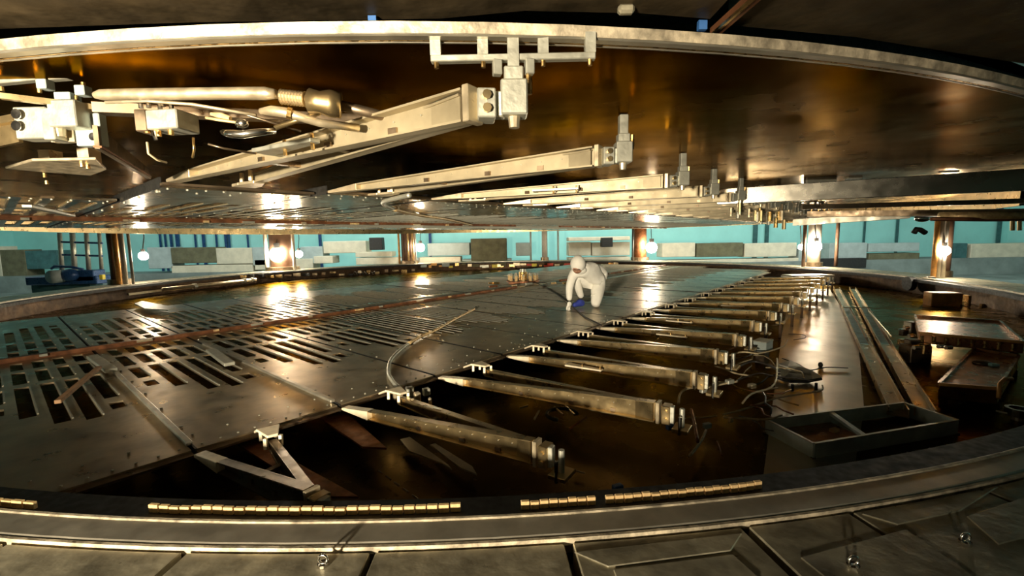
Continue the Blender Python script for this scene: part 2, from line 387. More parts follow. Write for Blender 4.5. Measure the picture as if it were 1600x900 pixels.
p0 = G(1114, 52, 1.455); p1 = G(1320, -130, 1.455)
st = thing('diagonal_strut', 'rust brown diagonal angle strut between the two magnet sectors overhead', 'strut', p0)
MB().bar(p0, p1, .018, .026).build('web', 'rust', st)
MB().bar(p0-Vector((0,0,.012)), p1-Vector((0,0,.012)), .007, .008, off=.012).build('flange', 'brass', st)
c = G(1122, 44, 1.6)
tag(MB().box(G(1097,40,1.462), (.022,.014,.024)).build('tape_piece', 'bluetape', None, loc=G(1097,40,1.462)), 'scrap of blue tape hanging in the dark gap left of the strut', 'tape')
tag(MB().box(G(583,31,1.462), (.02,.02,.012)).build('tape_piece', 'bluetape', None, loc=G(583,31,1.462)), 'tiny blue tape tab on the sector edge above the lid rim', 'tape')
c = G(978, 15, 1.46)
tag(MB().box(c, (.04,.022,.022)).build('lug', 'deck', None, loc=c, bevel=.006), 'pale rounded steel lug under the magnet sector, left of the diagonal strut', 'lug')

# ================================================================== RESONATOR PANELS
panel_cache = {}
def panel_mesh(style, tt, sign):
    """panel in local frame: X along the gap (0..0.76), Y along the resonator (0..tt*3.44); slots cut right through"""
    key = (style, round(tt,2), sign)
    if key in panel_cache: return panel_cache[key]
    Wd = .760; Ln = 3.444*tt
    if style == 'wide': n = 5; m0 = .05; sw = .075
    else: n = 8; m0 = .035; sw = .042
    xs = [0.0]; pitch = (Wd-2*m0)/n
    for k in range(n):
        c = m0+pitch*(k+.5); xs += [c-sw/2, c+sw/2]
    xs.append(Wd)
    if style == 'wide':
        ends = [.46,.60,.68,.70,.58]; extra = {0:(.50,.55), 4:(.62,.67)}
    else:
        ends = [.56,.62,.66,.69,.70,.68,.62,.55]; extra = {7:(.60,.66)}
    ts = sorted({0,.03,.13,.16,.30,.335, *ends, *[e for p in extra.values() for e in p], .965, 1.0})
    ts = [t for t in ts if t*3.444 < Ln-.05]+[tt]
    def hole(ci, t):
        if ci % 2 == 0: return False
        k = ci//2
        if style == 'wide':
            if .03 < t < .13 or .16 < t < .30 or .335 < t < ends[k]: return True
        else:
            if .03 < t < .13 or .16 < t < ends[k]: return True
        return k in extra and extra[k][0] < t < extra[k][1]
    vs = {}; V = []; Fc = []
    def vid(a, b):
        if (a,b) not in vs: vs[(a,b)] = len(V); V.append((xs[a], -ts[b]*3.444*sign, 0))
        return vs[(a,b)]
    for a in range(len(xs)-1):
        for b in range(len(ts)-1):
            if not hole(a, (ts[b]+ts[b+1])/2):
                f = (vid(a,b), vid(a+1,b), vid(a+1,b+1), vid(a,b+1)); Fc.append(f)
    me = bpy.data.meshes.new('plate'); me.from_pydata(V, [], Fc); me.update()
    # thickness
    bm = bmesh.new(); bm.from_mesh(me)
    r = bmesh.ops.extrude_face_region(bm, geom=bm.faces[:])
    bmesh.ops.translate(bm, verts=[v for v in r['geom'] if isinstance(v, bmesh.types.BMVert)], vec=(0,0,-.014))
    bmesh.ops.recalc_face_normals(bm, faces=bm.faces[:])
    bm.to_mesh(me); bm.free()
    # side flange, hollow beam under panel
    fl = MB(); y1 = -Ln*sign
    fl.hexa([(-.004,min(0,y1),-.05),(.006,min(0,y1),-.05),(.006,max(0,y1),-.05),(-.004,max(0,y1),-.05),(-.004,min(0,y1),.001),(.006,min(0,y1),.001),(.006,max(0,y1),.001),(-.004,max(0,y1),.001)])
    bo = MB()
    nb = 9
    for j in range(nb):
        for (tq, dz) in ((Ln-.05, 0), (Ln-.22, 0)):
            if j % 2 and tq < Ln-.1: continue
            bo.cyl((.04+(.68)*j/(nb-1), -tq*sign, .002), .006, .006, 6)
    for j in range(int(Ln/.45)):
        bo.cyl((.03, -(.3+.45*j)*sign, .003), .008, .008, 6)
    ep = MB(); e0, e1 = sorted((-(Ln-.005)*sign, -(Ln+.055)*sign))
    ep.box((.38, (e0+e1)/2, -.014), (.76, .06, .012))
    rb = MB()
    for k in range(n):
        xr = m0+pitch*(k+.5)+sw/2+.006
        if style == 'wide': segs = ((.17,.29),(.34,ends[k]-.01))
        else: segs = ((.04,.12),(.17,ends[k]-.01))
        for (ta, tb) in segs:
            tb = min(tb, tt-.03)
            if tb <= ta: continue
            ya, yb = sorted((-ta*3.444*sign, -tb*3.444*sign))
            rb.box((xr, (ya+yb)/2, .003 if style=='wide' else .004), (.008, yb-ya, .006 if style=='wide' else .008))
    out = []
    for q, nm in ((fl,'side_flange'),(bo,'bolt_row'),(ep,'end_strip'),(rb,'rib_row')):
        mm = bpy.data.meshes.new(nm); mm.from_pydata(q.v, [], q.f); mm.update(); out.append(mm)
    panel_cache[key] = [me]+out
    return panel_cache[key]
def add_mesh_part(name, me, matname, parent, kind=None):
    if not me.materials: me.materials.append(M[matname])
    o = bpy.data.objects.new(name, me); COL.objects.link(o); o.parent = parent
    if kind: o['kind'] = kind
    return o
def place_panels(upper):
    z = ZU if upper else ZP
    where = 'upper' if upper else 'lower'
    for side in (1, -1):
        cnt = 0
        for i in range(-3, 20):
            tt = 1.0
            Rl = 8.35 if not upper else 7.85
            while tt > .15 and not (inside(i, side*tt, Rl+(.22 if i==-1 and side==1 else 0)) and inside(i+.98, side*tt, Rl+.1)): tt -= .05
            if not (inside(i, 0, Rl) and inside(i+1, 0, Rl)) or tt < .3: continue
            cnt += 1
            style = 'wide' if i <= (2 if side > 0 else 3) else 'fine'
            sidew = 'near' if side > 0 else 'far'
            if upper: lab = 'slotted steel plate overhead, %s side of the rusty strip, %s from the left' % (sidew, ORD[cnt-1])
            else: lab = 'slotted steel plate in the pit, %s side of the rusty strip, %s from the left' % (sidew, ORD[cnt-1])
            p = W(i+.013, side*.014, z)
            t = thing('slotted_plate', lab, 'panel', p, '%s panels %s side of the strip' % (where, sidew))
            t.rotation_euler = (0, 0, TH)
            if upper: t.scale = (1, 1, -1)
            t.location.z = z + (random.uniform(-.003,.003))
            ms = panel_mesh(style, tt-.014, side)
            pl = add_mesh_part('plate', ms[0] if not upper else ms[0].copy(), 'panel', t)
            if upper: pl.data.materials.clear(); pl.data.materials.append(M['upanel'])
            add_mesh_part('side_flange', ms[1], 'dark', t)
            add_mesh_part('rib_row', ms[4], 'alu' if not upper else 'uarm', t, 'stuff')
            add_mesh_part('bolt_row', ms[2], 'alu', t, 'stuff')
            if side > 0 and tt > .9: add_mesh_part('end_strip', ms[3], 'armdark', t)
place_panels(False); place_panels(True)

# rusty copper strip along the gap, with pale clips, lower and upper
def gap_strip(z, s, lab):
    i0, i1 = -2.2, 18.8
    t = thing('gap_strip', lab, 'rail', W(i0, 0, z))
    MB().bar(W(i0,0,z+s*.016), W(8.5,0,z+s*.016), .062, .04).build('strip', 'rust', t)
    MB().bar(W(10.6,0,z+s*.016), W(i1,0,z+s*.016), .062, .04).build('strip', 'rust', t)
    for k in range(27):
        i = i0+.3+k*.78+.15*math.sin(k*2.1)
        if 8.3 < i < 10.8: continue
        m = ('nose','copper','alu')[k%3]
        L = .07 if k % 3 else .11
        a = W(i, .014, z+s*.026); b = W(i+.07+.10*(k%2), .014, z+s*.026)
        MB().bar(a, b, .03, .022).build('clip', m, t)
gap_strip(ZP, 1, 'long rust brown strip crossing the pit between the two rows of panels')
gap_strip(ZU, -1, 'long rust brown strip overhead between the two rows of panels')

# ================================================================== RESONATOR ARMS (V-shaped strongbacks)
def channel(mb, p0, p1, h0, h1, w=.045, th=.006, face=1):
    """C-section: web on one side, two flanges; p0/p1 = bottom line"""
    mb.bar(p0, p1, th, h0, th, h1, base=True, off=face*w*.30)
    mb.bar(p0, p1, w, th, base=True)
    q0 = Vector(p0)+Vector((0,0,h0-th)); q1 = Vector(p1)+Vector((0,0,h1-th))
    mb.bar(q0, q1, w, th, base=True)
def arm(i, upper, cap, lab, hanger=True, t0=1.03, detail=True, lever=None, hbar=False):
    s = -1 if upper else 1                      # which way is "outward" from the mid-plane: channel height grows towards lid / up
    z = ZU if upper else ZP
    n0 = W(i+.02, t0, z); n1 = W(i+.40, t0, z); cp = Vector(cap)
    root = thing('resonator_girder', lab, 'arm', Vector((cp.x, cp.y, z)), ('upper' if upper else 'lower')+' resonator arms')
    d0 = (Vector((cp.x,cp.y,0))-Vector((n0.x,n0.y,0))); L = d0.length; d0.normalize()
    d1 = (Vector((cp.x,cp.y,0))-Vector((n1.x,n1.y,0))).normalized()
    sd = Vector((d0.y,-d0.x,0))
    hN, hC = .032, .082
    if not upper: zb0, zb1, hC = z-.035, z-.005, .115; hN = .045
    else: zb0, zb1 = z, z+.002
    # plain rail: pale nose, then channel
    a = n0 + d0*.02; a.z = zb0; b = cp - d0*.02; b.z = zb1
    nb = n0 + d0*.20; nb.z = zb0+(zb1-zb0)*.12
    hM = hN+(hC-hN)*.14
    MB().bar(Vector((n0.x-d0.x*.04, n0.y-d0.y*.04, zb0+ (.02 if not upper else 0))), nb, .055, .014, .055, hM, base=True).build('nose_plate', 'nose' if upper else 'bright', root, bevel=.002)
    mb = MB(); channel(mb, nb, b, hM, hC, .045, .006, -1); mb.build('front_rail', 'uarm' if upper else ('arm' if i > 0 else 'armdark'), root)
    if detail:
        rv = MB()
        for q in range(14):
            f = (q+.5)/14; p = nb.lerp(b, f); hh = hM+(hC-hM)*f
            rv.cyl(p-sd*.008+Vector((0,0,hh*.62)), .0025, .006, 6, axis=sd)
        o = rv.build('rivet_row', 'alu', root, kind='stuff')
    # bracket rail
    a2 = n1 + d1*.16; a2.z = zb0+.004; b2 = cp - d1*.03; b2.z = zb1
    mb = MB(); channel(mb, a2, b2, hN+.01, hC-.01, .04, .006, 1); mb.build('rear_rail', 'uarm' if upper else 'arm' if upper or i > 0 else 'armdark', root)
    # arched bracket nose with feet
    q0 = n1 - d1*.05; q1 = n1 + d1*.05; q2 = n1 + d1*.18
    for q in (q0,q1,q2): q.z = z
    br = MB()
    zt = z+(.045 if not upper else .0)
    br.bar(Vector((q0.x,q0.y,z+(.008 if not upper else .008))), Vector((q1.x,q1.y,zt+.006)), .11, .014)
    br.bar(Vector((q1.x,q1.y,zt+.006)), Vector((q2.x,q2.y,zt+.006)), .11, .014, .05, .014)
    bo = br.build('nose_bracket', 'nose' if upper else 'bright', root, bevel=.002)
    for q in (q1, q2):
        for ss in (-1, 1):
            f = q + Vector((d1.y,-d1.x,0))*.035*ss
            if not upper: MB().bar((f.x,f.y,zt-.055), (f.x+.001,f.y,zt+.002), .016, .016).build('foot', 'bright', root); 
            else: MB().bar((f.x,f.y,zt+.01), (f.x+.001,f.y,zt+.06), .014, .014).build('foot', 'nose', root)
    # cross members between the two rails
    for f in (.35, .62, .82):
        pa = nb.lerp(b, f); pb = a2.lerp(b2, f); zc = zb0+(zb1-zb0)*f+.02
        if (pa-pb).length > .04: MB().bar((pa.x,pa.y,zc), (pb.x,pb.y,zc), .03, .02).build('cross_member', 'armdark', root)
    # end cap
    e = cp.copy(); e.z = zb1
    rz = math.atan2(d0.y, d0.x)
    MB().box(e+Vector((0,0,hC/2)), (.02, .06, hC+.006), rz).build('end_plate', 'nose', root, bevel=.002)
    dh = Vector((.99,.12,0)) if upper else d0
    rz = math.atan2(dh.y, dh.x) if upper else rz
    e2 = e + dh*(.034 if upper else .045)
    ec = MB().box(e2+Vector((0,0,hC/2-.002)), (.045, .07, hC-.012), rz).build('end_cap', 'alu' if upper else 'arm', root, bevel=.003)
    if detail:
        for zz in (.3, .68):
            MB().cyl(e2+(Vector((.12,-.99,0)) if upper else sd)*.040+Vector((0,0,hC*zz)), .011, .012, 8, axis=(Vector((.12,-.99,0)) if upper else sd)).build('cap_bolt', 'arm', ec)
    e3 = e + dh*.070
    MB().bar(e2+dh*.02+Vector((0,0,hC*.5))-sd*.02, e3+sd*.02+Vector((0,0,hC*.5)), .035, hC-.02).build('knuckle', 'alu', root, bevel=.003)
    if upper:
        h = e + dh*.105; top = ZC+.010
        MB().box((h.x,h.y,ZU+.058), (.066,.062,.085), rz*.3).build('clamp_block', 'alu', root, bevel=.004)
        MB().box((h.x,h.y,ZU+.116), (.048,.045,.034), rz*.3).build('clamp_head', 'alu', root, bevel=.003)
        MB().cyl((h.x,h.y,ZU+.004), .013, .03, 10, r2=.016).build('adjusting_screw', 'nose', root)
        MB().cyl((h.x+.038,h.y,ZU+.10), .009, .06, 8).build('side_screw', 'brass', root)
        if not hbar:
            MB().box((h.x,h.y,(ZU+.13+top)/2), (.036,.036,top-ZU-.13), rz*.3).build('hanger_post', 'alu', root, bevel=.003)
        else:
            MB().box((h.x,h.y,ZU+.172), (.028,.03,.085), rz*.3).build('hanger_post', 'alu', root)
            for sx in (-1, 1):
                x0, x1 = h.x+sx*.012, h.x+sx*.205
                hb = MB().box(((x0+x1)/2, h.y, ZC-.042), (abs(x1-x0), .022, .016)).build('hanger_bar', 'alu', root, bevel=.002)
                for xx in (h.x+sx*.075, x1-sx*.013):
                    MB().box((xx, h.y, ZC-.011), (.026,.022,.048)).build('standoff', 'alu', root)
                    MB().cyl((xx, h.y, ZC-.056), .006, .014, 8).build('bar_bolt', 'brass', hb)
                MB().box((h.x+sx*.04, h.y-.01, ZC-.068), (.022,.024,.036), .2).build('bar_clamp', 'alu', root, bevel=.002)
    else:
        h = e + d0*.125
        MB().cyl((h.x,h.y,zb1+.045), .014, .11, 10).build('adjusting_screw', 'alu', root)
        if i > 5: MB().box((h.x,h.y,(ZF+zb1)/2+.0), (.03,.03,zb1-ZF), rz).build('stand_block', 'wall', root, bevel=.003)
        g2 = h + sd*.05
        MB().cyl((g2.x,g2.y,zb1+.02), .009, .10, 8).build('side_screw', 'chrome', root)
        MB().box((h.x,h.y,zb1-.012), (.085,.11,.02), rz).build('foot_plate', 'arm', root, bevel=.002)
    if lever:
        pa = nb.lerp(b, lever) ; off = sd*.07
        q = pa+off; r_ = q + d0*.30
        zz = zb0 + (.065 if not upper else .02)
        mb = MB(); mb.bar((q.x,q.y,zz), (r_.x,r_.y,zz), .075, .014, .035, .014)
        lv = mb.build('lever', 'alu' if upper else 'bright', root, bevel=.002)
        MB().bar((q.x,q.y,zz), pa+Vector((0,0,zz-pa.z)), .02, .012).build('lever_pivot', 'alu', root)
        for f in (.45, .95):
            w_ = q.lerp(r_, f); MB().cyl((w_.x,w_.y,zz-.002), .006, .05, 8).build('lever_pin', 'brass', lv)
    return root
# lower arms
low_off = {0:(.16,1.30), 1:(.25,1.42), 2:(.28,1.49), 3:(.17,1.48), 4:(.08,1.46), 5:(.0,1.45)}
n = 0
for i in range(0, 15):
    di, tc = low_off.get(i, (.02, 1.44))
    if not inside(i+di, tc+.05, R0-.08): tc -= .1
    n += 1
    arm(i, False, W(i+di, tc, ZP), 'V-shaped steel arm lying in the pit right of the panels, %s from the near rim' % ORD[n-1], detail=i < 8,
        lever={3:.30, 4:None, 5:.42, 6:.25, 8:.4}.get(i))
upc = {0:(.31,1.53), 1:(1.42,1.49), 2:(2.78,1.45), 3:(3.86,1.43)}
n = 0
for i in range(0, 14):
    ci, tc = upc.get(i, (i+.85, 1.43))
    n += 1
    arm(i, True, W(ci, tc, ZU), 'V-shaped steel arm hanging under the lid, %s to the right of the junction box' % ORD[n-1], detail=i < 4, hbar=(i==0), lever={0:.45, 2:.4}.get(i))

# ------------------------------------------------------------------ upper left arm (its end near the frame's left edge)
cpx = G(85, 222, ZU+.03)
ra = thing('resonator_girder', 'resonator arm end at top left with two-bolt plate and square clamp block', 'arm', cpx, 'upper resonator arms')
def P3(u, v, dy=0, Y=None): return H(u, v, (cpx.y if Y is None else Y)+dy)
def pbox(mb, u0, v0, u1, v1, Y, dep):
    a = H(u0, v1, Y); b = H(u1, v0, Y); x0, x1 = sorted((a.x,b.x)); z0, z1 = sorted((a.z,b.z))
    return mb.box(((x0+x1)/2, Y+dep/2, (z0+z1)/2), (x1-x0, dep, z1-z0))
Yc = cpx.y
mb = MB(); mb.bar(P3(-260, 240), P3(30, 192), .05, .006, off=0); mb.bar(P3(-260, 262), P3(30, 200), .012, .085); mb.build('front_rail', 'arm', ra)
pbox(MB(), 25,166,70,217, Yc-.01, .05).build('end_plate', 'alu', ra, bevel=.003)
for v in (181, 199):
    c = P3(37, v); MB().cyl((c.x, Yc-.015, c.z), .015, .014, 12, axis='Y', r2=.009).build('cap_bolt', 'chrome', ra, smooth=False)
pbox(MB(), 68,168,80,218, Yc-.02, .06).build('knuckle', 'alu', ra, bevel=.002)
pbox(MB(), 76,155,115,198, Yc-.03, .065).build('clamp_block', 'alu', ra, bevel=.003)
pbox(MB(), 84,143,108,155, Yc-.02, .04).build('clamp_head', 'grey', ra, bevel=.002)
c = P3(94, 206); MB().cyl((c.x, Yc+.0, c.z), .013, .03, 10, r2=.016).build('adjusting_screw', 'nose', ra)
pbox(MB(), 80,200,114,222, Yc+.02, .02).build('lower_lug', 'nose', ra)
pbox(MB(), 119,176,153,228, Yc+.02, .03).build('side_plate', 'grey', ra, bevel=.003)
c = P3(143, 213); MB().cyl((c.x, Yc+.01, c.z), .012, .014, 12, axis='Y').build('cap_bolt', 'chrome', ra)
MB().bar(P3(150, 214), G(232, 272, ZU+.01), .012, .07, .012, .04).build('rear_rail', 'armdark', ra)
MB().bar(P3(152, 228)+Vector((0,0,-.002)), G(232, 276, ZU+.0), .02, .006).build('rail_flange', 'rust', ra)
zt = H(100, 104, Yc).z
for (u0,u1) in ((-60,62),(80,190)):
    a = H(u0, 134 if u0<0 else 122, Yc); b = H(u1, 122 if u0<0 else 113, Yc)
    MB().bar(a, b, .024, .017).build('hanger_bar', 'alu', ra, bevel=.002)
for u, v in ((40,115),(60,115),(110,110),(182,104)):
    c = H(u, v, Yc); MB().box((c.x,c.y,(c.z+ZC+.012)/2-.004), (.024,.022,ZC+.012-c.z+.014)).build('standoff', 'alu', ra)
for u, v, m_ in ((62,130,'grey'),(122,140,'grey')):
    pbox(MB(), u-6, v-8, u+8, v+8, Yc-.01, .03).build('bar_clamp', m_, ra, bevel=.002)
for u, v in ((62,142),(119,153),(130,132),(3,139)):
    c = P3(u, v); MB().cyl((c.x, Yc, c.z), .006, .012, 8).build('bar_bolt', 'brass', ra)
c = P3(87,150)
# ochre nose bracket of that arm
pl = [G(u, v, ZU+.006) for u, v in ((8,262),(50,250),(150,248),(166,264),(142,273),(60,267))]
nb_ = thing('nose_bracket', 'ochre metal arm bracket overhead at left, below the two-bolt plate', 'bracket', pl[0])
MB().prism([(p.x,p.y) for p in pl], ZU+.002, ZU+.012).build('plate', 'nose', nb_, bevel=.002)
for u, v in ((80,249),(140,246)):
    c = G(u, v, ZU+.03); MB().box((c.x,c.y,ZU+.035), (.04,.05,.05)).build('foot', 'nose', nb_)
for u, v in ((128,256),(137,259),(70,273),(73,284)):
    c = G(u, v, ZU-.0); MB().cyl((c.x,c.y,ZU-.003), .007, .016, 8).build('bolt', 'brass', nb_)

# ================================================================== PIPEWORK UNDER THE LID, upper left
Yp = 1.75
PS = .72
def pth(pts): return [H(u, v, y*PS) for u, v, y in pts]
def PR(r): return [q*PS for q in r] if isinstance(r, list) else r*PS
t = thing('vacuum_pipe', 'thick pale pipe under the lid at upper left with bellows and coupling', 'pipe', H(150,148,(Yp+.1)*PS))
MB().tube(pth([(148,149,1.85),(160,148,1.85),(260,147,1.82),(340,146,1.8),(415,146,1.78),(430,147,1.77)]), PR([.012,.021,.023,.023,.024,.018]), 14).build('pipe', 'nose', t, smooth=True)
be = [];
for q in range(17): be.append((440+q*2.3, 151+q*.25, 1.76))
MB().tube(pth(be), PR([.022 if q%2 else .029 for q in range(17)]), 14).build('bellows', 'nose', t)
MB().tube(pth([(478,155,1.76),(486,156,1.76)]), PR(.018), 12).build('neck', 'arm', t, smooth=True)
MB().tube(pth([(485,158,1.76),(500,160,1.76),(515,162,1.77),(533,165,1.78)]), PR([.046,.040,.050,.048]), 16).build('coupling', 'arm', t, smooth=True)
MB().tube(pth([(533,165,1.80),(600,182,1.9),(680,196,2.05)]), PR(.02), 10).build('outlet_pipe', 'armdark', t, smooth=True)
t = thing('bent_pipe', 'shorter bent pipe just below the bellows under the lid', 'pipe', H(410,175,(1.8)*PS))
MB().tube(pth([(408,174,1.80),(425,173,1.78),(447,176,1.76),(470,183,1.78),(500,192,1.8),(560,200,1.9)]), PR([.012,.019,.019,.017,.016,.016]), 12).build('pipe', 'nose', t, smooth=True)
MB().tube(pth([(449,176,1.76),(456,178,1.765)]), PR(.022), 12).build('collar', 'brass', t)
t = thing('chrome_fitting', 'shiny chrome elbow fitting overhead, right of the junction box', 'fitting', H(370,210,(1.7)*PS))
MB().tube(pth([(348,206,1.72),(358,209,1.7),(380,210,1.69),(402,207,1.7),(430,204,1.74)]), PR([.010,.014,.015,.013,.011]), 12).build('elbow', 'chrome', t, smooth=True)
MB().sphere(H(378,193,(1.72)*PS), .012, 12, 8, (1.5,1,1)).build('bulb_end', 'chrome', t, smooth=True)
for j, (u, v) in enumerate(((345,187),(352,190),(338,183))):
    pass
MB().tube(pth([(322,184,1.75),(345,188,1.74),(368,191,1.72)]), PR(.005), 8).build('stem', 'copper', t, smooth=True)
tag(MB().tube(pth([(330,178,1.78),(345,181,1.77),(360,185,1.76)]), PR([.006,.012,.008]), 8).build('coil', 'copper', None, loc=H(345,181,(1.77)*PS)), 'small reddish copper coil above the chrome elbow', 'coil')
wires = [([(165,160,1.8),(230,158,1.8),(300,163,1.78),(400,180,1.8)], .006, 'nose', 'thin bright tube running right from above the junction box'),
 ([(300,166,1.82),(380,178,1.8),(470,205,1.85)], .005, 'armdark', 'thin dark tube behind the chrome fitting'),
 ([(230,222,1.6),(232,240,1.6),(246,250,1.62),(260,254,1.66)], .004, 'cable', 'loose tan wire hanging below the junction box'),
 ([(302,215,1.7),(303,235,1.7),(301,246,1.72)], .004, 'brass', 'short brass rod hanging left of the first upper arm'),
 ([(430,200,1.8),(470,186,1.8),(500,176,1.8)], .010, 'arm', 'short diagonal rod crossing below the coupling'),
 ([(325,225,1.7),(350,232,1.72),(400,240,1.8)], .004, 'armdark', 'faint thin wire under the chrome elbow')]
for pts, r, m_, lb in wires:
    P = pth(pts); tag(MB().tube(P, r*PS, 8).build('thin_tube', m_, None, loc=P[0], smooth=True), lb, 'tube')
# hanging junction box
Yj = 1.28
jb = thing('junction_box', 'square grey metal junction box hanging under the lid at upper left', 'box', H(247,186,Yj))
a = H(226,203,Yj); b = H(282,168,Yj)
MB().box(((a.x+b.x)/2, Yj+.04, (a.z+b.z)/2), (b.x-a.x-.01, .08, b.z-a.z-.005), -.12).build('body', 'alu', jb, bevel=.003)
pbox(MB(), 211,170,227,205, Yj+.01, .06).build('side_cover', 'armdark', jb, bevel=.003)
for u, v in ((220,163),(232,162),(250,166),(268,169),(254,160)):
    c = H(u,v,Yj+.04); MB().cyl(c, .006, .022, 8).build('terminal', 'chrome', jb)
for u, v in ((230,203),(244,206),(248,208),(267,206)):
    c = H(u,v,Yj+.02); MB().cyl(c, .007, .018, 8).build('gland', 'brass', jb)
MB().tube([H(240,206,Yj),H(242,214,Yj-.01),H(244,219,Yj-.01)], .005, 8).build('plug', 'chrome', jb)
# black girders behind the pipes
tag(MB().bar(H(150,170,1.45), H(620,190,1.75), .05, .03).build('cross_girder', 'armdark', None, loc=H(150,170,1.45)), 'dark cross girder under the lid behind the pale pipe', 'girder')
tag(MB().bar(H(0,150,1.34), H(230,178,1.5), .02, .016).build('cross_girder', 'arm', None, loc=H(0,150,1.34)), 'thin steel bar under the lid behind the square clamp block', 'girder')
# batten lying along the upper panels at left, and leaning piece
a = G(42,322,ZU-.01); b = G(112,337,ZU-.01)
tag(MB().bar(a, b, .05, .02).build('hanging_channel', 'alu', None, loc=a, bevel=.002), 'short pale channel overhead at far left on the upper panels', 'channel')

# ================================================================== BIG CROSS BEAM overhead right
gb = thing('cross_beam', 'long bright steel box beam overhead at right', 'beam', G(1130,318,1.22))
zb = 1.215
p0 = G(1120, 320, zb); p1 = G(1640, 296, zb)
hh = H(1600, 264, G(1600,298,zb).y).z - zb
MB().bar(p0, p1, .07, hh*.9, .07, hh, base=True).build('beam', 'polished', gb, bevel=.004)
for u0,u1,v in ((1260,1308,283),(1325,1348,278),(1474,1500,268)):
    a = p0.lerp(p1, (u0-1120)/520); 
    Y0 = a.y
    pbox(MB(), u0, v-8 if u0<1300 else v-2, u1, v+9 if u0<1300 else v+1, p0.lerp(p1,(u0-1120)/520).y-.02, .05).build('mounting_pad', 'alu', gb, bevel=.003)
for u, v in ((1308,268),(1283,318),(1481,300)):
    c = H(u, v, p0.lerp(p1,(u-1120)/520).y-.03); MB().sphere(c, .02, 10, 8, (1.3,1,.8)).build('knob', 'chrome', gb, smooth=True)
MB().bar(G(1262,323,1.2)+Vector((0,.1,0)), G(1640,312,1.2)+Vector((0,.1,0)), .05, .05).build('lower_flange', 'armdark', gb)
# lower ledge under it
a = H(1262,335,5.2); b = H(1700,331,4.0)
le = thing('ledge_beam', 'dark steel ledge beam hanging below the bright box beam', 'beam', a)
MB().bar(a, b, .3, .06).build('beam', 'armdark', le)
MB().bar(H(1240,348,5.4), H(1420,336,4.8), .25, .07).build('bright_end', 'rim', le)
t = thing('copper_pipe', 'long copper pipe overhead at the right edge', 'pipe', H(1470,338,4.4))
MB().tube(pth([(1468,338,4.4),(1540,337,4.3),(1660,335,4.2)]), .03, 12).build('pipe', 'copper', t, smooth=True)
MB().tube(pth([(1455,342,4.3),(1540,343,4.3),(1660,342,4.2)]), .014, 8).build('thin_pipe', 'rust', t, smooth=True)
for u in (1582,1593):
    MB().tube(pth([(u,345,4.2),(u,360,4.2)]), .012, 8).build('drop', 'arm', t)
t = thing('valve', 'small dark valve with a hooked pipe overhead beside the right column', 'valve', H(1435,345,5))
MB().sphere(H(1441,341,5), .06, 10, 8, (1.4,.8,.7)).build('body', 'chrome', t, smooth=True)
MB().tube(pth([(1428,364,5),(1432,358,5),(1438,359,5),(1446,364,5)]), .02, 8).build('hook', 'dark', t, smooth=True)
# connector cluster at end of upper arms
cl = thing('connector_cluster', 'cluster of pale tube stubs hanging at the far ends of the upper arms', 'connectors', G(1190,345,1.22))
for q in range(26):
    u = 1140+random.uniform(0,92); v = 325+ (u-1140)*.22 + random.uniform(-7,9)
    c = H(u, v, 4.6+random.uniform(-.6,.8)); MB().cyl(c, .018, .09, 8).build('tube_stub', random.choice(['nose','alu','brass','arm']), cl)

# ================================================================== RIGHT PART OF THE PIT
t = thing('twin_channel', 'long twin open channel rail running into the distance at the right of the pit', 'rail', G(1405,624,ZF))
zch = -.24
L0, L1 = G(1307,449,zch), G(1404,640,zch); R0_, R1_ = G(1332,449,zch), G(1446,640,zch)
for nm, (a, b) in (('left',(L0,L1)),('right',(R0_,R1_))):
    d = (b-a).normalized(); s = Vector((d.y,-d.x,0))
    ww = .10
    MB().bar(a-Vector((0,0,.04)), b-Vector((0,0,.04)), ww, .012).build('trough_floor', 'arm', t)
    for sg in (-1,1):
        MB().bar(a+s*ww/2*sg-Vector((0,0,.02)), b+s*ww/2*sg-Vector((0,0,.02)), .008, .06).build('trough_side', 'arm', t)
    c0 = a.lerp(b,.35); c1 = a.lerp(b,.72)
    MB().bar(c0-Vector((0,0,.03)), c1-Vector((0,0,.03)), ww*.8, .006).build('reflection_film', 'cyantone', t)  # film whose cyan colour paints a reflection into the trough
for f in (.4,):
    MB().bar(L0.lerp(L1,f)+Vector((-.06,0,.012)), R0_.lerp(R1_,f)+Vector((.1,0,.012)), .02, .01).build('cross_tie', 'arm', t)
a, b = G(1357,486,-.22), G(1392,526,-.22); MB().tube([a,b], .009, 8).build('guard_rod', 'arm', t)
for f in (.02,.3,.6,.95):
    for (p,q) in ((L0,L1),(R0_,R1_)):
        c = p.lerp(q,f); MB().box((c.x,c.y,(ZF+zch-.05)/2), (.04,.04,zch-.05-ZF)).build('support', 'armdark', t)
# open sheet metal frame
t = thing('open_box_frame', 'shallow open rectangular sheet metal frame on the pit floor at right', 'frame', G(1350,690,ZF))
zt_ = -.23; C4 = [G(1197,655,zt_), G(1272,693,zt_), G(1497,656,zt_), G(1412,629,zt_)]
for k in range(4):
    a, b = C4[k], C4[(k+1)%4]; hgt = .088
    MB().bar((a.x,a.y,zt_-hgt), (b.x,b.y,zt_-hgt), .008, hgt, base=True).build('side_wall', 'galv', t)
    MB().bar((a.x,a.y,zt_), (b.x,b.y,zt_), .016, .006).build('folded_edge', 'alu', t)
a = C4[0].lerp(C4[3],.45); b = C4[1].lerp(C4[2],.33)
MB().bar(a+Vector((0,0,-.01)), b+Vector((0,0,-.01)), .03, .02).build('divider', 'galv', t)
MB().prism([(p.x,p.y) for p in (C4[0].lerp(C4[1],.0), C4[0].lerp(C4[1],1), C4[1].lerp(C4[2],.42), C4[0].lerp(C4[3],.45))], zt_-.075, zt_-.07).build('tray_floor', 'tray', t)
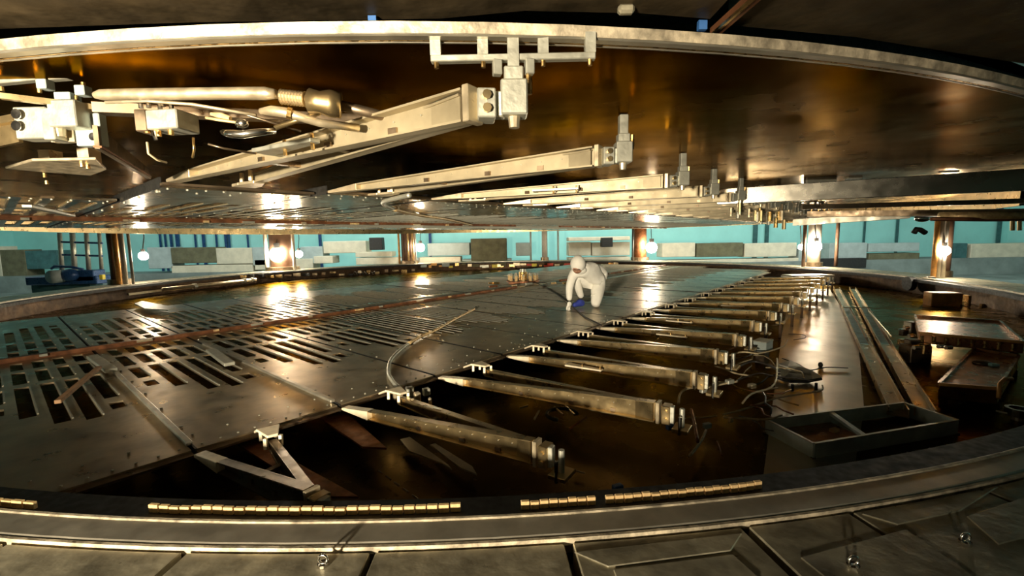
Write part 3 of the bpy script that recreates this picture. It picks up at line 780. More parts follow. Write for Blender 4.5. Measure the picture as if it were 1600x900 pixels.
for c4 in C4: MB().box((c4.x, c4.y, (ZF+zt_-.08)/2), (.02,.02,zt_-.08-ZF)).build('leg', 'armdark', t)
tag(MB().box(G(1304,672,zt_-.06), (.05,.03,.02), .3).build('copper_lug', 'copper', None, loc=G(1304,672,zt_-.06)), 'small copper piece lying inside the open sheet metal frame', 'metal piece')
# copper trays
def tray(px, zt, h, lab, legs=True, m='tray', rimm='orange'):
    P = [G(u, v, zt) for u, v in px]; cc = sum(P, Vector())/4
    t = thing('copper_tray', lab, 'tray', Vector((cc.x,cc.y,ZF)), 'copper trays at the right of the pit')
    MB().prism([(p.x,p.y) for p in P], zt-h, zt-.012).build('body', m, t, bevel=.003)
    for k in range(4):
        a, b = P[k], P[(k+1)%4]; MB().bar(a, b, .018, .022).build('raised_edge', rimm if k in (0,) else m, t)
    for p in P:
        q = cc.lerp(p, .88); MB().box((q.x,q.y,(ZF+zt-h)/2), (.035,.035,zt-h-ZF)).build('leg', 'armdark', t)
    return t, P
t1, P1 = tray([(1437,520),(1600,535),(1562,502),(1430,493)], -.06, .10, 'copper-brown metal tray with bright top at right, farther of the pair')
for k in range(9):
    f = k/8; c = P1[0].lerp(P1[1], f); MB().cyl((c.x,c.y-.03,-.11), .014, .06, 8).build('stud', 'brass', t1)
t2, P2 = tray([(1467,600),(1560,607),(1592,556),(1522,545)], -.16, .11, 'brown copper tray with sloping shine at right, nearer of the pair')
c = G(1535,566,-.16); MB().sphere((c.x,c.y,-.165), .05, 12, 6, (1.4,1,.4)).build('hub', 'armdark', t2, smooth=True)
c = G(1553,570,-.16); MB().box((c.x,c.y,-.16), (.06,.03,.02)).build('tab', 'cyantone', t2)
t = thing('valve_assembly', 'cluster of grey metal fittings at the left end of the farther copper tray', 'fittings', G(1430,540,ZF))
for (u,v,sx,sy,sz,m_) in ((1424,508,.09,.08,.12,'rim'),(1436,502,.05,.06,.16,'alu'),(1412,515,.06,.05,.06,'chrome'),(1428,535,.10,.08,.10,'armdark'),(1444,540,.07,.06,.08,'brass'),(1410,530,.05,.05,.05,'brass')):
    c = G(u,v,-.16); MB().box((c.x,c.y,c.z-.03), (sx*1.2,sy*1.2,sz*1.2), random.uniform(-.3,.3)).build('fitting', m_, t, bevel=.008)
for (u,v) in ((1416,512),(1432,543),(1424,525),(1470,541),(1482,543)):
    c = G(u,v,-.14); MB().cyl(c, .02, .05, 10, axis='X').build('cap', 'chrome', t, smooth=False)
c = G(1430,545,-.2); MB().box((c.x,c.y,(ZF-.16)/2), (.2,.14,-.16-ZF)).build('stand', 'armdark', t, bevel=.005)
c0 = H(1465,482,7.2); c1 = H(1508,458,7.2)
t = thing('orange_box', 'orange painted rectangular box against the right inner tank wall', 'box', ((c0.x+c1.x)/2,7.3,c0.z))
MB().box(((c0.x+c1.x)/2,7.35,(c0.z+c1.z)/2), (c1.x-c0.x,.22,c1.z-c0.z), -.25).build('body', 'orange', t, bevel=.008)
c2 = H(1541,476,6.9); MB().box(((c1.x+c2.x)/2+.02,7.2,(c0.z+c1.z)/2+.0), (c2.x-c1.x,.16,.18), -.35).build('side_panel', 'brass', t, bevel=.008)
for u in (1504,1538):
    c = H(u,490,7.1); MB().box((c.x,7.15,(ZF+c0.z)/2+.03), (.04,.04,c0.z-ZF+.08)).build('leg', 'arm', t)
# round flange at right edge and hook
c = G(1592,640,-.25)
t = thing('round_fitting', 'shiny round pipe fitting at the right edge of the pit', 'fitting', (c.x,c.y,ZF))
MB().ring(c.x,c.y,.045,.045,[(0,-.24),(.02,-.24),(.02,-.29),(0,-.29)],24,closed=True).build('flange','chrome',t)
MB().cyl((c.x,c.y,(ZF-.28)/2), .03, -.28-ZF+.02, 12).build('stem','rim',t)
MB().tube([G(1556,642,-.26),G(1574,646,-.26)], .006, 8).build('pin','alu',t)
t = thing('orange_hook', 'orange bent hose rising at the nearer copper tray', 'hose', G(1560,620,ZF))
MB().tube([G(1560,622,-.2),G(1562,600,-.12),G(1570,592,-.1),G(1582,592,-.1)], .012, 10).build('hose','orange',t,smooth=True)

# small grey box and sheet lump by the arm ends
c0 = G(1192,540,-.16)
t = thing('small_grey_box', 'small pale green-grey metal box standing among cables beyond the arm ends', 'box', (c0.x,c0.y,ZF))
MB().box((c0.x,c0.y,-.16), (.17,.12,.10), .7).build('body', 'grey', t, bevel=.006)
MB().box((c0.x,c0.y,-.108), (.175,.125,.008), .7).build('cover', 'alu', t)
MB().box((c0.x,c0.y,(ZF-.21)/2), (.12,.08,.11), .7).build('stand', 'armdark', t)
me_pts = [G(u,v,ZF+.03) for u,v in ((1215,572),(1235,568),(1262,578),(1285,590),(1270,596),(1222,590))]
t = thing('crumpled_foil', 'crumpled bright foil sheet lying on the bright floor strip', 'foil', me_pts[0])
fb = MB(); cc = sum(me_pts, Vector())/6 + Vector((0,0,.05))
n6 = 6; vs = [tuple(cc)]+[tuple(p+Vector((0,0,random.uniform(-.02,.03)))) for p in me_pts]+[tuple(cc.lerp(p,.5)+Vector((0,0,random.uniform(-.03,.04)))) for p in me_pts]
fs = []
for k in range(6):
    k2 = (k+1)%6; fs += [(0,7+k,7+k2),(7+k,1+k,1+k2,7+k2)]
fb.add(vs, fs); fo = fb.build('sheet', 'alu', t); sm = fo.modifiers.new('s','SOLIDIFY'); sm.thickness = .004
MB().tube([G(1213,590,ZF+.03),G(1235,596,ZF+.03),G(1262,596,ZF+.03),G(1283,592,ZF+.04)], .012, 8).build('edge_roll','dark',t)
for u,v in ((1238,606),(1275,604)): 
    c=G(u,v,ZF+.03); MB().box((c.x,c.y,ZF+.03),(.015,.015,.06)).build('leg','dark',t)
c = G(1282,570,ZF+.02)
tag(MB().sphere(c,.02,8,6,(1,1,1.3)).build('rubber_plug','dark',None,loc=c), 'small dark plug standing on the bright floor strip', 'plug')
for (u,v,lb) in ((1288,540,'nearest'),(1290,516,'second nearest'),(1293,504,'middle'),(1295,492,'farthest')):
    c = G(u,v,ZF+.003); tag(MB().cyl(c,.018,.006,12).build('floor_hole_plug','dark',None,loc=c), 'round black plug in the bright floor strip, %s of the row' % lb, 'plug', 'black plugs in the bright floor strip')
# cables
cab = [
 ([(1060,632),(1063,615),(1078,606),(1110,603),(1140,595)], .010,'cable','thick tan cable looping from the second arm end',-.16),
 ([(1108,606),(1130,600),(1152,596)], .009,'cable','short tan cable to the white connector',-.14),
 ([(1150,596),(1162,590),(1190,583),(1222,592)], .006,'bcable','black cable beyond the white connector',-.18),
 ([(1130,648),(1160,640),(1190,630),(1215,622),(1255,615),(1283,610),(1285,602)], .008,'cable','tan cable curving over the floor to the foil sheet',-.24),
 ([(1070,654),(1100,652),(1120,650)], .006,'cable','thin tan cable behind the open frame, left piece',-.2),
 ([(1130,652),(1165,654),(1200,655),(1222,648)], .008,'cable','tan cable lying along the open frame edge',-.2),
 ([(1103,672),(1095,690),(1078,712)], .010,'cable','frayed tan cable end hanging toward the near rim',-.24),
 ([(1170,618),(1190,610),(1215,606)], .007,'cable','tan cable below the black cable bundle',-.22),
 ([(1160,630),(1175,615),(1210,600),(1214,560)], .008,'nose','pale tube bent upright beside the foil sheet',-.15),
 ([(1180,553),(1205,548),(1225,540),(1230,530)], .009,'cable','tan cable beside the small grey box',-.18),
 ([(1232,522),(1255,523),(1258,528),(1240,531)], .005,'bcable','thin black cable loop on the bright floor',-.3),
 ([(1222,560),(1245,568),(1265,578),(1290,574),(1325,575)], .006,'bcable','black cable crossing the bright floor strip',-.3),
 ([(1190,510),(1215,507),(1230,495),(1236,470)], .006,'cable','tan cable along the bright floor strip',-.25),
 ([(1140,555),(1160,550),(1185,553)], .010,'cable','short tan cable behind the third arm end',-.14),
 ([(1150,575),(1175,565),(1200,570),(1218,580)], .012,'bcable','thick black cable in the cable tangle',-.18),
 ([(1120,690),(1124,700),(1128,712)], .006,'rust','small rusty wire near the frayed cable end',-.25),
 ([(1080,640),(1085,660),(1090,690)], .012,'rust','rusty rod standing right of the first arm end',-.2),
]
for pts, r, m_, lb, z in cab:
    P = [G(u, v, z) for u, v in pts]
    Q = []
    for k in range(len(P)-1):
        p_1 = P[max(k-1,0)]; p0_ = P[k]; p1_ = P[k+1]; p2 = P[min(k+2,len(P)-1)]
        for j in range(5):
            f = j/5; Q.append(.5*((2*p0_)+(p1_-p_1)*f+(2*p_1-5*p0_+4*p1_-p2)*f*f+(-p_1+3*p0_-3*p1_+p2)*f**3))
    Q.append(P[-1])
    tag(MB().tube(Q, r*.8, 8).build('cable', m_, None, loc=P[0], smooth=True), lb, 'cable')
rc = random.Random(3)
vv = sorted([rc.uniform(548,650) for _ in range(16)], reverse=True)
for q in range(16):
    u0, v0 = rc.uniform(1075,1200), vv[q]
    pts = [(u0,v0)]; a_ = rc.uniform(-.6,.6)
    for j in range(4):
        a_ += rc.uniform(-.9,.9); u0 += 20*math.cos(a_); v0 += 9*math.sin(a_); pts.append((u0,v0))
    zz = -.30+rc.uniform(0,.12); P = [G(u,v,zz) for u,v in pts]
    m_ = rc.choice(['cable','bcable','cable','rust','bcable'])
    tag(MB().tube(P, rc.uniform(.004,.008), 6).build('cable', m_, None, loc=P[0], smooth=True), 'short loose cable in the tangle beyond the lower arm ends, %s from the near rim' % ORD[q], 'cable', 'loose cables in the tangle')
for u, v, z, m_, lb, d in ((1140,596,-.13,'alu','white cable connector block beyond the second arm end',(.06,.035,.03)),(1099,610,-.14,'alu','pale cable connector by the first arm end',(.05,.03,.03)),(1105,665,-.2,'grey','grey cable connector above the frayed cable',(.05,.03,.03)),(1064,662,-.14,'alu','white capped connector right of the first arm end',(.025,.025,.05)),(1047,667,-.17,'bluetape','blue connector under the first arm end',(.045,.03,.03)),(965,762,-.24,'bluetape','blue connector on the dark pit floor near the rim',(.05,.03,.03)),(1142,656,-.2,'copper','copper lug by the open frame',(.03,.02,.03)),(1175,603,-.18,'nose','ochre connector in the cable tangle',(.05,.04,.03))):
    c = G(u, v, z); tag(MB().box(c, d, .4).build('cable_connector', m_, None, loc=c, bevel=.004), lb, 'connector')

# leaning batten and loose bits on lower left panels
a = G(90,628,ZP+.03); b = G(155,574,ZP+.06)
tag(MB().bar(a, b, .035, .025).build('wooden_batten', 'wood', None, loc=a, bevel=.003), 'brown batten lying diagonally across the left panel slots', 'batten')
# seam channels (blue-grey guides) between the left panels
def seam(i, t0, t1, lab, m='rim'):
    a = W(i, t0, ZP+.008); b = W(i, t1, ZP+.008)
    tag(MB().bar(a, b, .03, .02).build('seam_guide', m, None, loc=a, bevel=.003), lab, 'guide')
seam(0, .22, .98, 'raised blue-grey guide strip on the first panel seam from the left')
seam(1, .20, .98, 'dark guide strip on the second panel seam from the left')
for u, v, lab in ((160,563,'pale open sleeve on the strip end of the first panel seam'),(345,553,'grey sleeve on the strip end of the second panel seam')):
    a = G(u-16,v-6,ZP+.03); b = G(u+14,v+16,ZP+.03)
    tag(MB().bar(a, b, .08, .03).build('seam_sleeve', 'alu', None, loc=a, bevel=.004), lab, 'sleeve')
# curved tube on lower panels and its twin overhead
def curve(pts, z, lab):
    P = [G(u, v, z) for u, v in pts]; Q = []
    for k in range(len(P)-1):
        p_1 = P[max(k-1,0)]; p0_ = P[k]; p1_ = P[k+1]; p2 = P[min(k+2,len(P)-1)]
        for j in range(6):
            f = j/6; Q.append(.5*((2*p0_)+(p1_-p_1)*f+(2*p_1-5*p0_+4*p1_-p2)*f*f+(-p_1+3*p0_-3*p1_+p2)*f**3))
    Q.append(P[-1])
    t = thing('curved_tube', lab, 'tube', P[0]); h = len(Q)//2-2
    MB().tube(Q[:h+1], .017, 8).build('copper_part', 'copper', t, smooth=True)
    MB().tube(Q[h:], .015, 8).build('steel_part', 'alu', t, smooth=True)
    for k in range(2, h, 4): MB().cyl(Q[k]+Vector((0,0,.012)), .02, .02, 8).build('clip', 'nose', t)
curve([(741,483),(712,498),(682,515),(655,527),(630,543),(611,562),(607,582),(614,596),(624,606)], ZP+.02, 'curved copper and steel tube lying across the panels in mid pit')
curve([(742,353),(700,343),(660,337),(620,328),(602,321),(600,315),(622,309),(640,305)], ZU-.02, 'curved tube overhead on the upper panels, right of the bright glare')
P = [G(u,v,ZP+.01) for u,v in ((835,440),(870,460),(893,478),(915,496),(940,508))]
tag(MB().tube(P,.01,6).build('cable','bcable',None,loc=P[0]), 'thin dark cable running past the crouching person', 'cable')
# fittings near bracket (630,605)
t = thing('clamp_cluster', 'pale clamp and fittings at the near end of the curved tube', 'clamp', G(640,610,ZP))
for u,v,d,m_ in ((622,618,(.06,.05,.05),'nose'),(640,612,(.05,.05,.07),'alu'),(652,622,(.04,.04,.08),'nose'),(666,612,(.05,.04,.05),'alu'),(672,632,(.02,.02,.09),'nose'),(645,632,(.02,.02,.08),'nose')):
    c = G(u,v,ZP+.0); MB().box((c.x,c.y,c.z+.0), d, .5).build('fitting', m_, t, bevel=.006)
a = G(678,636,-.07); b = G(806,690,-.10)
t = thing('white_tube', 'pale bluish tube sloping down between the first two lower arms', 'tube', a)
MB().tube([a, a.lerp(b,.35)], .008, 8).build('thin_end','alu',t,smooth=True); MB().tube([a.lerp(b,.35), b], .012, 8).build('sleeve','alu',t,smooth=True)
# dark blades
for (pp, lb) in ([((625,686),(640,682),(700,725),(706,732),(690,722),(640,704)),'dark teal curved blade on the pit floor, left one'],[((672,694),(680,692),(738,728),(745,740),(720,730)),'dark teal curved blade on the pit floor, right one']):
    P = [G(u,v,-.26) for u,v in pp]
    tag(MB().prism([(p.x,p.y) for p in P], -.27, -.262).build('curved_vane','rim',None,loc=P[0]), lb, 'blade')
for (pp, lb) in (([(498,652),(536,640),(604,700),(566,698)],'brown steel sheet leaning behind the pale bracket of the first lower arm'),([(368,692),(404,690),(560,776),(500,776)],'brown steel sheet on the dark pit floor beside the near rim')):
    P = [G(u,v,-.20) for u,v in pp]
    tag(MB().prism([(p.x,p.y) for p in P], -.21, -.198).build('brown_sheet','rust',None,loc=P[0]), lb, 'sheet')
# tie rods on dark floor
for (u0,v0,u1,v1,lb) in ((590,735,660,785,'dashed metal tie rod on the pit floor near the rim, left'),(800,712,925,742,'dashed metal tie rod on the pit floor, right'),(400,800,478,752,'thin rod edge near the first arm end cap')):
    a = G(u0,v0,-.29); b = G(u1,v1,-.29); t = thing('tie_rod', lb, 'rod', a)
    for q in range(5):
        MB().tube([a.lerp(b,q/5), a.lerp(b,q/5+.12)], .005, 6).build('segment','chrome',t)
# ring hardware below arm two
t = thing('cable_reel', 'dark ring with bent metal strips under the third lower arm', 'ring', G(880,655,ZF))
c = G(878,652,-.26)
MB().tube([(c.x+.10*math.cos(q),c.y+.10*math.sin(q),-.24) for q in [j*math.pi/8 for j in range(12)]], .012, 8).build('ring','dark',t,smooth=True)
for u,v,u2,v2,m_ in ((835,655,842,642,'alu'),(866,636,880,648,'copper'),(884,634,898,648,'chrome'),(890,670,916,652,'rust'),(812,638,825,634,'nose')):
    MB().tube([G(u,v,-.24),G(u2,v2,-.23)], .007, 6).build('strip',m_,t)

# ================================================================== CENTRE POST CLUSTER
c = Vector((0.27, 10.78, ZP))
t = thing('centre_post', 'ring of short copper-topped posts around a taller one at the pit centre', 'post', c)
MB().cyl((c.x,c.y,ZP+.02), .40, .04, 24).build('base_disc','rust',t)
for q in range(12):
    aa = 2*math.pi*q/12; x, y = c.x+.33*math.cos(aa), c.y+.33*math.sin(aa)
    po = MB().cyl((x,y,ZP+.10), .035, .12, 10).build('post','copper',t); MB().cyl((x,y,ZP+.175), .03, .04, 10).build('post_cap','alu',po)
MB().cyl((c.x,c.y,ZP+.14), .10, .20, 16).build('hub','brass',t); MB().cyl((c.x,c.y,ZP+.27), .075, .07, 14).build('hub_cap','alu',t)
for q in range(14):
    x = c.x+random.uniform(-.9,1.6); y = c.y+random.uniform(-1.2,-.3)
    MB().box((x,y,ZP+.02), (random.uniform(.08,.25),.05,.04), random.uniform(0,1)).build('clamp', random.choice(['rust','copper','alu','brass']), t)

# ================================================================== EQUIPMENT ALONG THE FAR RIM (inside)
def at_wall(u, v, R, z=None):
    p = on_circle(u, v, R)
    return p
t = thing('coil_spring', 'row of bright coil spring loops against the far left inner wall', 'spring', on_circle(570,428,8.45))
for q in range(8):
    p = on_circle(555+q*5, 428, 8.45); MB().tube([(p.x+.05*math.cos(j*.785), p.y, p.z+.09*math.sin(j*.785)) for j in range(9)], .014, 6).build('loop','chrome',t)
p0 = on_circle(255,463,8.2); p1 = on_circle(400,447,8.2); p0.z = p1.z = -.17
t = thing('horizontal_pipe', 'horizontal tan pipe with couplings lying by the left tank wall', 'pipe', p0)
MB().tube([p0, p1], .05, 12).build('pipe','nose',t,smooth=True)
for f in (.3,.85,.95): q = p0.lerp(p1,f); MB().cyl(q,.075,.08,12,axis=(p1-p0)).build('coupling','alu',t)
p0 = on_circle(200,460,8.45); p1 = on_circle(320,445,8.45)
tag(MB().bar(p0,p1,.05,.05).build('ochre_rail','nose',None,loc=p0), 'slim ochre rail fixed to the left tank wall above the pipe', 'rail')
t = thing('steel_housing', 'silver rectangular housing at the far right end of the lower arms', 'housing', on_circle(1262,435,7.9))
p = on_circle(1262,436,7.9); s = p.y/F
MB().box((p.x,p.y,p.z+.0), (68*s,.5,14*s), .0).build('cover','rim',t,bevel=.03)
MB().box((p.x+.1,p.y+.05,p.z-.16), (50*s,.4,14*s)).build('body','armdark',t)
for du,m_ in ((-45,'alu'),(-33,'alu'),(8,'orange'),(22,'bluetape')):
    MB().box((p.x+du*s,p.y-.3,p.z-.2), (8*s,.1,18*s)).build('support',m_,t)
# small scattered hardware along the far pit wall
hw = thing('rim_hardware', 'row of small coloured fittings along the far tank wall behind the person', 'fittings', on_circle(860,415,8.3))
for q in range(34):
    u = 660+q*9.2+random.uniform(-3,3); p = on_circle(u, 414+random.uniform(-1,3)-(q*.02), 8.45)
    MB().box(p, (random.uniform(.1,.3),.08,random.uniform(.05,.14))).build('fitting', random.choice(['yellow','nose','alu','brass','orange','grey','olive','red']), hw)
# bright bits along the inner wall to the left
hw2 = thing('rim_hardware', 'row of small dark and brass fittings along the left tank wall', 'fittings', on_circle(450,430,8.3))
for q in range(20):
    u = 380+q*14; p = on_circle(u, 432-(q*.5)+random.uniform(-2,3), 8.4); p.z = max(p.z, ZF+.04)
    MB().box(p, (random.uniform(.08,.25),.08,random.uniform(.05,.12))).build('fitting', random.choice(['brass','dark','nose','armdark','arm']), hw2)
# right inner wall pieces
t = thing('flanged_port', 'small flanged port on the right inner tank wall', 'port', on_circle(1421,443,8.5))
p = on_circle(1421,443,8.45); MB().cyl(p,.14,.1,16,axis=(p-Vector((CX,CY,p.z)))).build('flange','dark',t); MB().cyl(p+Vector((.3,-.1,.09)),.06,.14,12,axis=(p-Vector((CX,CY,p.z)))).build('cap','chrome',t)
# torn foil blades on panels at far-left wall (lifted panel)
P = [G(u,v,-.05) for u,v in ((210,474),(222,470),(275,480),(262,484),(226,482))]
tag(MB().prism([(p.x,p.y) for p in P], -.07,-.05).build('lifted_plate','alu',None,loc=P[0]), 'pale lifted plate at the far edge of the left far panels', 'plate')

# ================================================================== COLUMNS BETWEEN BASE AND LID, WITH LAMPS
Ztop = ZC+.05
def column(u, wpx, m, lab, rods=(), R=9.25):
    p = on_circle(u, 392, R); s = p.y/F; rw = wpx*s/2
    t = thing('jack_column', lab, 'column', (p.x,p.y,-.01), 'jack columns around the rim')
    MB().cyl((p.x,p.y,(Ztop)/2), rw*.8, Ztop+.02, 20).build('shaft', m, t, smooth=True)
    MB().cyl((p.x,p.y,.05), rw*1.15, .12, 20).build('base_flange', 'armdark', t)
    MB().cyl((p.x,p.y,Ztop-.10), rw*1.1, .12, 20).build('head_flange', 'armdark', t)
    for du, m2, wr in rods:
        x = p.x+du*s; MB().cyl((x,p.y-.25,Ztop/2), wr*s/2, Ztop, 10).build('rod', m2, t, smooth=True)
    return t
column(182, 26, 'colbrown', 'brown jack column with orange and pale rods beside the left lamp', ((13,'orange',7),(23,'colwhite',6),(34,'colwhite',4)))
column(440, 42, 'colbrown', 'wide brown jack column behind the brightest lamp at left', ((-18,'colwhite',6),(24,'colwhite',5)))
column(638, 26, 'colbrown', 'brown jack column with thin copper rods left of centre', ((-12,'orange',3),(-5,'colbrown',3),(2,'copper',3),(9,'copper',3),(13,'colwhite',3)))
column(851, 11, 'colwhite', 'slim pale column behind and left of the crouching person', ((-22,'grey',3),(20,'grey',3)))
column(1000, 24, 'rust', 'rusty red jack column behind the centre right lamp', ((-14,'dark',3),))
column(1272, 22, 'colwhite', 'pale jack column with side rods behind the right pair of lamps', ((-25,'colbrown',5),(25,'colbrown',5)))
column(1478, 18, 'colbrown', 'dark brown jack column behind the rightmost lamp', ((-35,'orange',7),(-28,'colwhite',6),(-20,'colwhite',5)))
t = thing('scaffold_tower', 'pale scaffold posts with cross bars in front of the far left cyan wall', 'scaffold', H(130,430,13))
for (u, wd) in ((93,6),(113,7),(135,6),(155,5)):
    a = H(u,364,13); b = H(u+4,425,13); MB().tube([a,b], wd*13/F/2, 8).build('post','alu',t,smooth=True)
for v in (378,398): MB().tube([H(92,v,13),H(160,v+2,13)], .03, 6).build('cross_bar','blue',t)
def lamp(u, v, rpx, lab, sc=1.0):
    p = on_circle(u, v, 8.95); s = p.y/F; r = rpx*s
    t = thing('work_lamp', lab, 'lamp', p, 'lit work lamps around the rim')
    so = MB().cyl((p.x,p.y,p.z+r*1.25), r*.4, r*.8, 12).build('socket','dark',t)
    MB().sphere(p, r, 16, 10).build('bulb','bulb',so,smooth=True)
    MB().tube([(p.x,p.y,p.z+r*1.5),(p.x,p.y+.08,(p.z+ZC)/2+.1),(p.x,p.y+.1,ZC+.02)], .012, 6).build('cord','dark',t)
lamp(224,400,6.5,'small lit work lamp at far left beside the pale rods')
lamp(433,398,11,'largest lit work lamp, left of centre before the wide brown column')
lamp(467,397,5.5,'small lit work lamp just right of the brightest one')
lamp(657,387,6.5,'lit work lamp right of the thin copper rods')
lamp(1018,387,8.5,'lit work lamp right of the rusty red column')
lamp(1252,386,4.5,'smaller lit lamp of the close pair at right')
lamp(1275,385,8,'bigger lit lamp of the close pair at right')
lamp(1475,392,8,'rightmost lit work lamp by the dark brown column')

# ================================================================== BACKGROUND BLOCKS AND EQUIPMENT
blocks = [
 (398,404,489,422,'conc','long low beige slab under the brightest lamp'),(624,403,654,415,'grey','low grey slab at the foot of the copper rods column'),(722,404,800,414,'grey','low grey slab under the dark olive block near the centre'),(1247,388,1262,415,'grey','narrow grey slab behind the right pair of lamps'),
 (0,390,38,440,'olive','olive concrete block at the far left edge'),(38,391,89,421,'tealc','dark green block behind the blue pump'),(-120,385,-2,445,'conc','beige block just past the left frame edge'),
 (0,434,42,452,'conc','low pale block below the olive block at far left'),
 (232,386,267,420,'grey','grey-green block right of the left lamp'),(268,386,337,412,'olive','brown olive block on the left wall row'),(338,387,394,413,'conc','beige block right of the brown olive block'),(268,413,395,428,'conc','long low beige block under the left block row'),
 (395,386,420,415,'grey','pale grey block just left of the brightest lamp'),(470,385,504,412,'grey','grey block right of the small left-centre lamp'),
 (505,376,572,396,'conc','pale green beige block left of the black box'),(490,400,520,412,'conc','small white carton low on the left-centre rim'),(555,393,612,402,'conc','thin upper slab of the stacked pair left of centre'),(556,402,622,414,'conc','lower slab of the stacked pair left of centre'),
 (577,371,597,391,'dark','black box against the cyan wall left of centre'),
 (668,379,734,400,'grey','light grey cabinet right of the centre-left lamp'),(655,401,720,413,'conc','low beige slab under the light grey cabinet'),
 (736,372,792,412,'olive','dark olive block near the image centre'),(806,379,830,400,'grey','small grey block left of the slim pale column'),
 (888,378,924,400,'conc','beige block directly above the hooded head'),(925,378,985,400,'conc','wide beige block left of the rusty red column'),(888,401,985,412,'conc','low beige slab behind the crouching person'),(888,369,985,377,'conc','thin top slab above the beige blocks at centre'),
 (940,371,958,386,'dark','black floodlight housing hung on the beige blocks'),
 (1034,379,1087,402,'conc','beige block right of the centre right lamp'),(1088,379,1162,402,'olive','long olive block right of centre'),(1163,379,1246,402,'conc','long beige block left of the right lamp pair'),(1034,403,1250,415,'conc','very long low slab right of centre'),
 (1295,379,1356,406,'grey','grey block right of the right lamp pair'),(1357,379,1438,394,'grey','pale grey block above the olive one at right'),(1357,395,1438,410,'olive','olive block at right left of the last column'),(1357,411,1438,424,'conc','low pale block beneath the olive one at right'),(1280,403,1355,420,'dark','black crate low behind the rim at right'),
 (1487,380,1513,438,'tealc','dark teal block right of the last column'),(1514,379,1640,422,'conc','large beige block at the right edge'),(1514,423,1640,445,'conc','lower beige block at the right edge'),
]
for k, (u0,v0,u1,v1,m_,lb) in enumerate(blocks):
    Yb = 20.6 + (k%3)*.02
    dep = .8
    if m_ == 'dark': Yb = 20.0; dep = .4
    if 'thin top slab' in lb or 'carton' in lb: Yb = 20.3
    a = H(u0+.4,v1,Yb); b = H(u1-.4,v0,Yb)
    x0,x1 = a.x,b.x; z0,z1 = a.z,b.z
    o = MB().box(((x0+x1)/2,Yb+dep/2,(z0+z1)/2), (x1-x0,dep,z1-z0)).build('concrete_block' if m_ in('conc','olive','tealc') else ('cabinet' if m_=='grey' else 'black_box'), m_, None, loc=((x0+x1)/2,Yb+dep/2,z0), bevel=.02)
    tag(o, lb, 'block' if m_!='dark' else 'box')
a = H(-200,450,20.5); b = H(1800,412,20.5)
o = wallbox(a.x, b.x, 20.35, 22.2, ZH, -.35); tag(o.build('block_plinth','hfloor',None,loc=(0,21,ZH)), 'long dark low plinth the far blocks stand on', 'plinth')
# blue pump at left
t = thing('pump_unit', 'blue pump unit with pale motor beyond the left rim', 'pump', H(105,440,12.5))
Yq = 12.6
pbox(MB(), 40,431,150,446, Yq, .6).build('skid','blue',t,bevel=.02)
MB().cyl(H(90,432,Yq-.1), .18, .35, 16, axis='Y').build('motor','grey',t,smooth=True)
MB().sphere(H(110,430,Yq), .2, 12, 8, (1.2,1,.9)).build('casing','blue',t,smooth=True)
pbox(MB(), 118,422,145,440, Yq, .4).build('housing','blue',t,bevel=.02)
MB().tube([H(80,420,Yq),H(85,416,Yq),H(110,417,Yq),H(130,421,Yq)], .035, 8).build('handle_pipe','blue',t,smooth=True)
MB().box(H(160,433,Yq), (.10,.1,.14)).build('yellow_cap','yellow',t,bevel=.01)
pbox(MB(), 52,440,140,470, Yq+.1, .4).build('plinth','tealc',t)

# ================================================================== PERSON crouching in white coverall
s = 6.62/F
PX, PY = H(905,481,6.62).x, 6.62
def pj(u, v, dy): return (PX+(u-905)*s, PY+dy, ZP+(481.5-v)*s)
def skinned(name, joints, edges, radii, m, parent, sub=2, root=0):
    me = bpy.data.meshes.new(name); org = Vector(parent['_o'])
    me.from_pydata([Vector(j)-org for j in joints], edges, []); me.update()
    o = bpy.data.objects.new(name, me); COL.objects.link(o); o.parent = parent
    sk = o.modifiers.new('skin','SKIN'); sk.use_smooth_shade = True
    for k, r in enumerate(radii):
        sv = me.skin_vertices[0].data[k]; sv.radius = (r[0], r[1]) if isinstance(r, tuple) else (r, r); sv.use_root = (k == root)
    ss = o.modifiers.new('sub','SUBSURF'); ss.levels = sub; ss.render_levels = sub
    me.materials.append(M[m]); o['_o'] = tuple(org)
    return o
per = thing('person', 'person in white hooded coverall and blue shoe covers kneeling with one hand on panels', 'person', (PX, PY, ZP))
J = [pj(936,446,.10),  #0 pelvis
     pj(929,434,.02),  #1 waist
     pj(918,424,-.10), #2 chest
     pj(906,421,-.18), #3 upper chest
     pj(901,417,-.22), #4 neck
     pj(893,426,-.20), #5 L shoulder (image left)
     pj(886,448,-.24), #6 L elbow
     pj(886,468,-.26), #7 L wrist
     pj(924,418,-.06), #8 R shoulder
     pj(938,422,.04),  #9
     pj(948,431,.10),  #10 R elbow
     pj(940,444,.0),   #11 R forearm
     pj(932,455,-.10), #12 R wrist
     pj(934,450,-.03), #13 R hip
     pj(931,462,-.13), #14 R thigh
     pj(926,474,-.22), #15 R knee on ground
     pj(933,476,.02),  #16 R shin
     pj(938,474,.22),  #17 R ankle
     pj(926,446,.05),  #18 L hip
     pj(910,438,-.06), #19 L thigh
     pj(898,431,-.12), #20 L knee
     pj(903,452,-.06), #21 L shin
     pj(909,467,.0)]   #22 L ankle
E_ = [(0,1),(1,2),(2,3),(3,4),(3,5),(5,6),(6,7),(2,8),(8,9),(9,10),(10,11),(11,12),(0,13),(13,14),(14,15),(15,16),(16,17),(0,18),(18,19),(19,20),(20,21),(21,22)]
RR = [.145,.145,.15,.115,.065,.075,.058,.042,.075,.065,.055,.05,.04,.115,.095,.072,.062,.05,.10,.09,.075,.06,.045]
skinned('coverall', J, E_, RR, 'suit', per)
hc = Vector(pj(899,412,-.27))
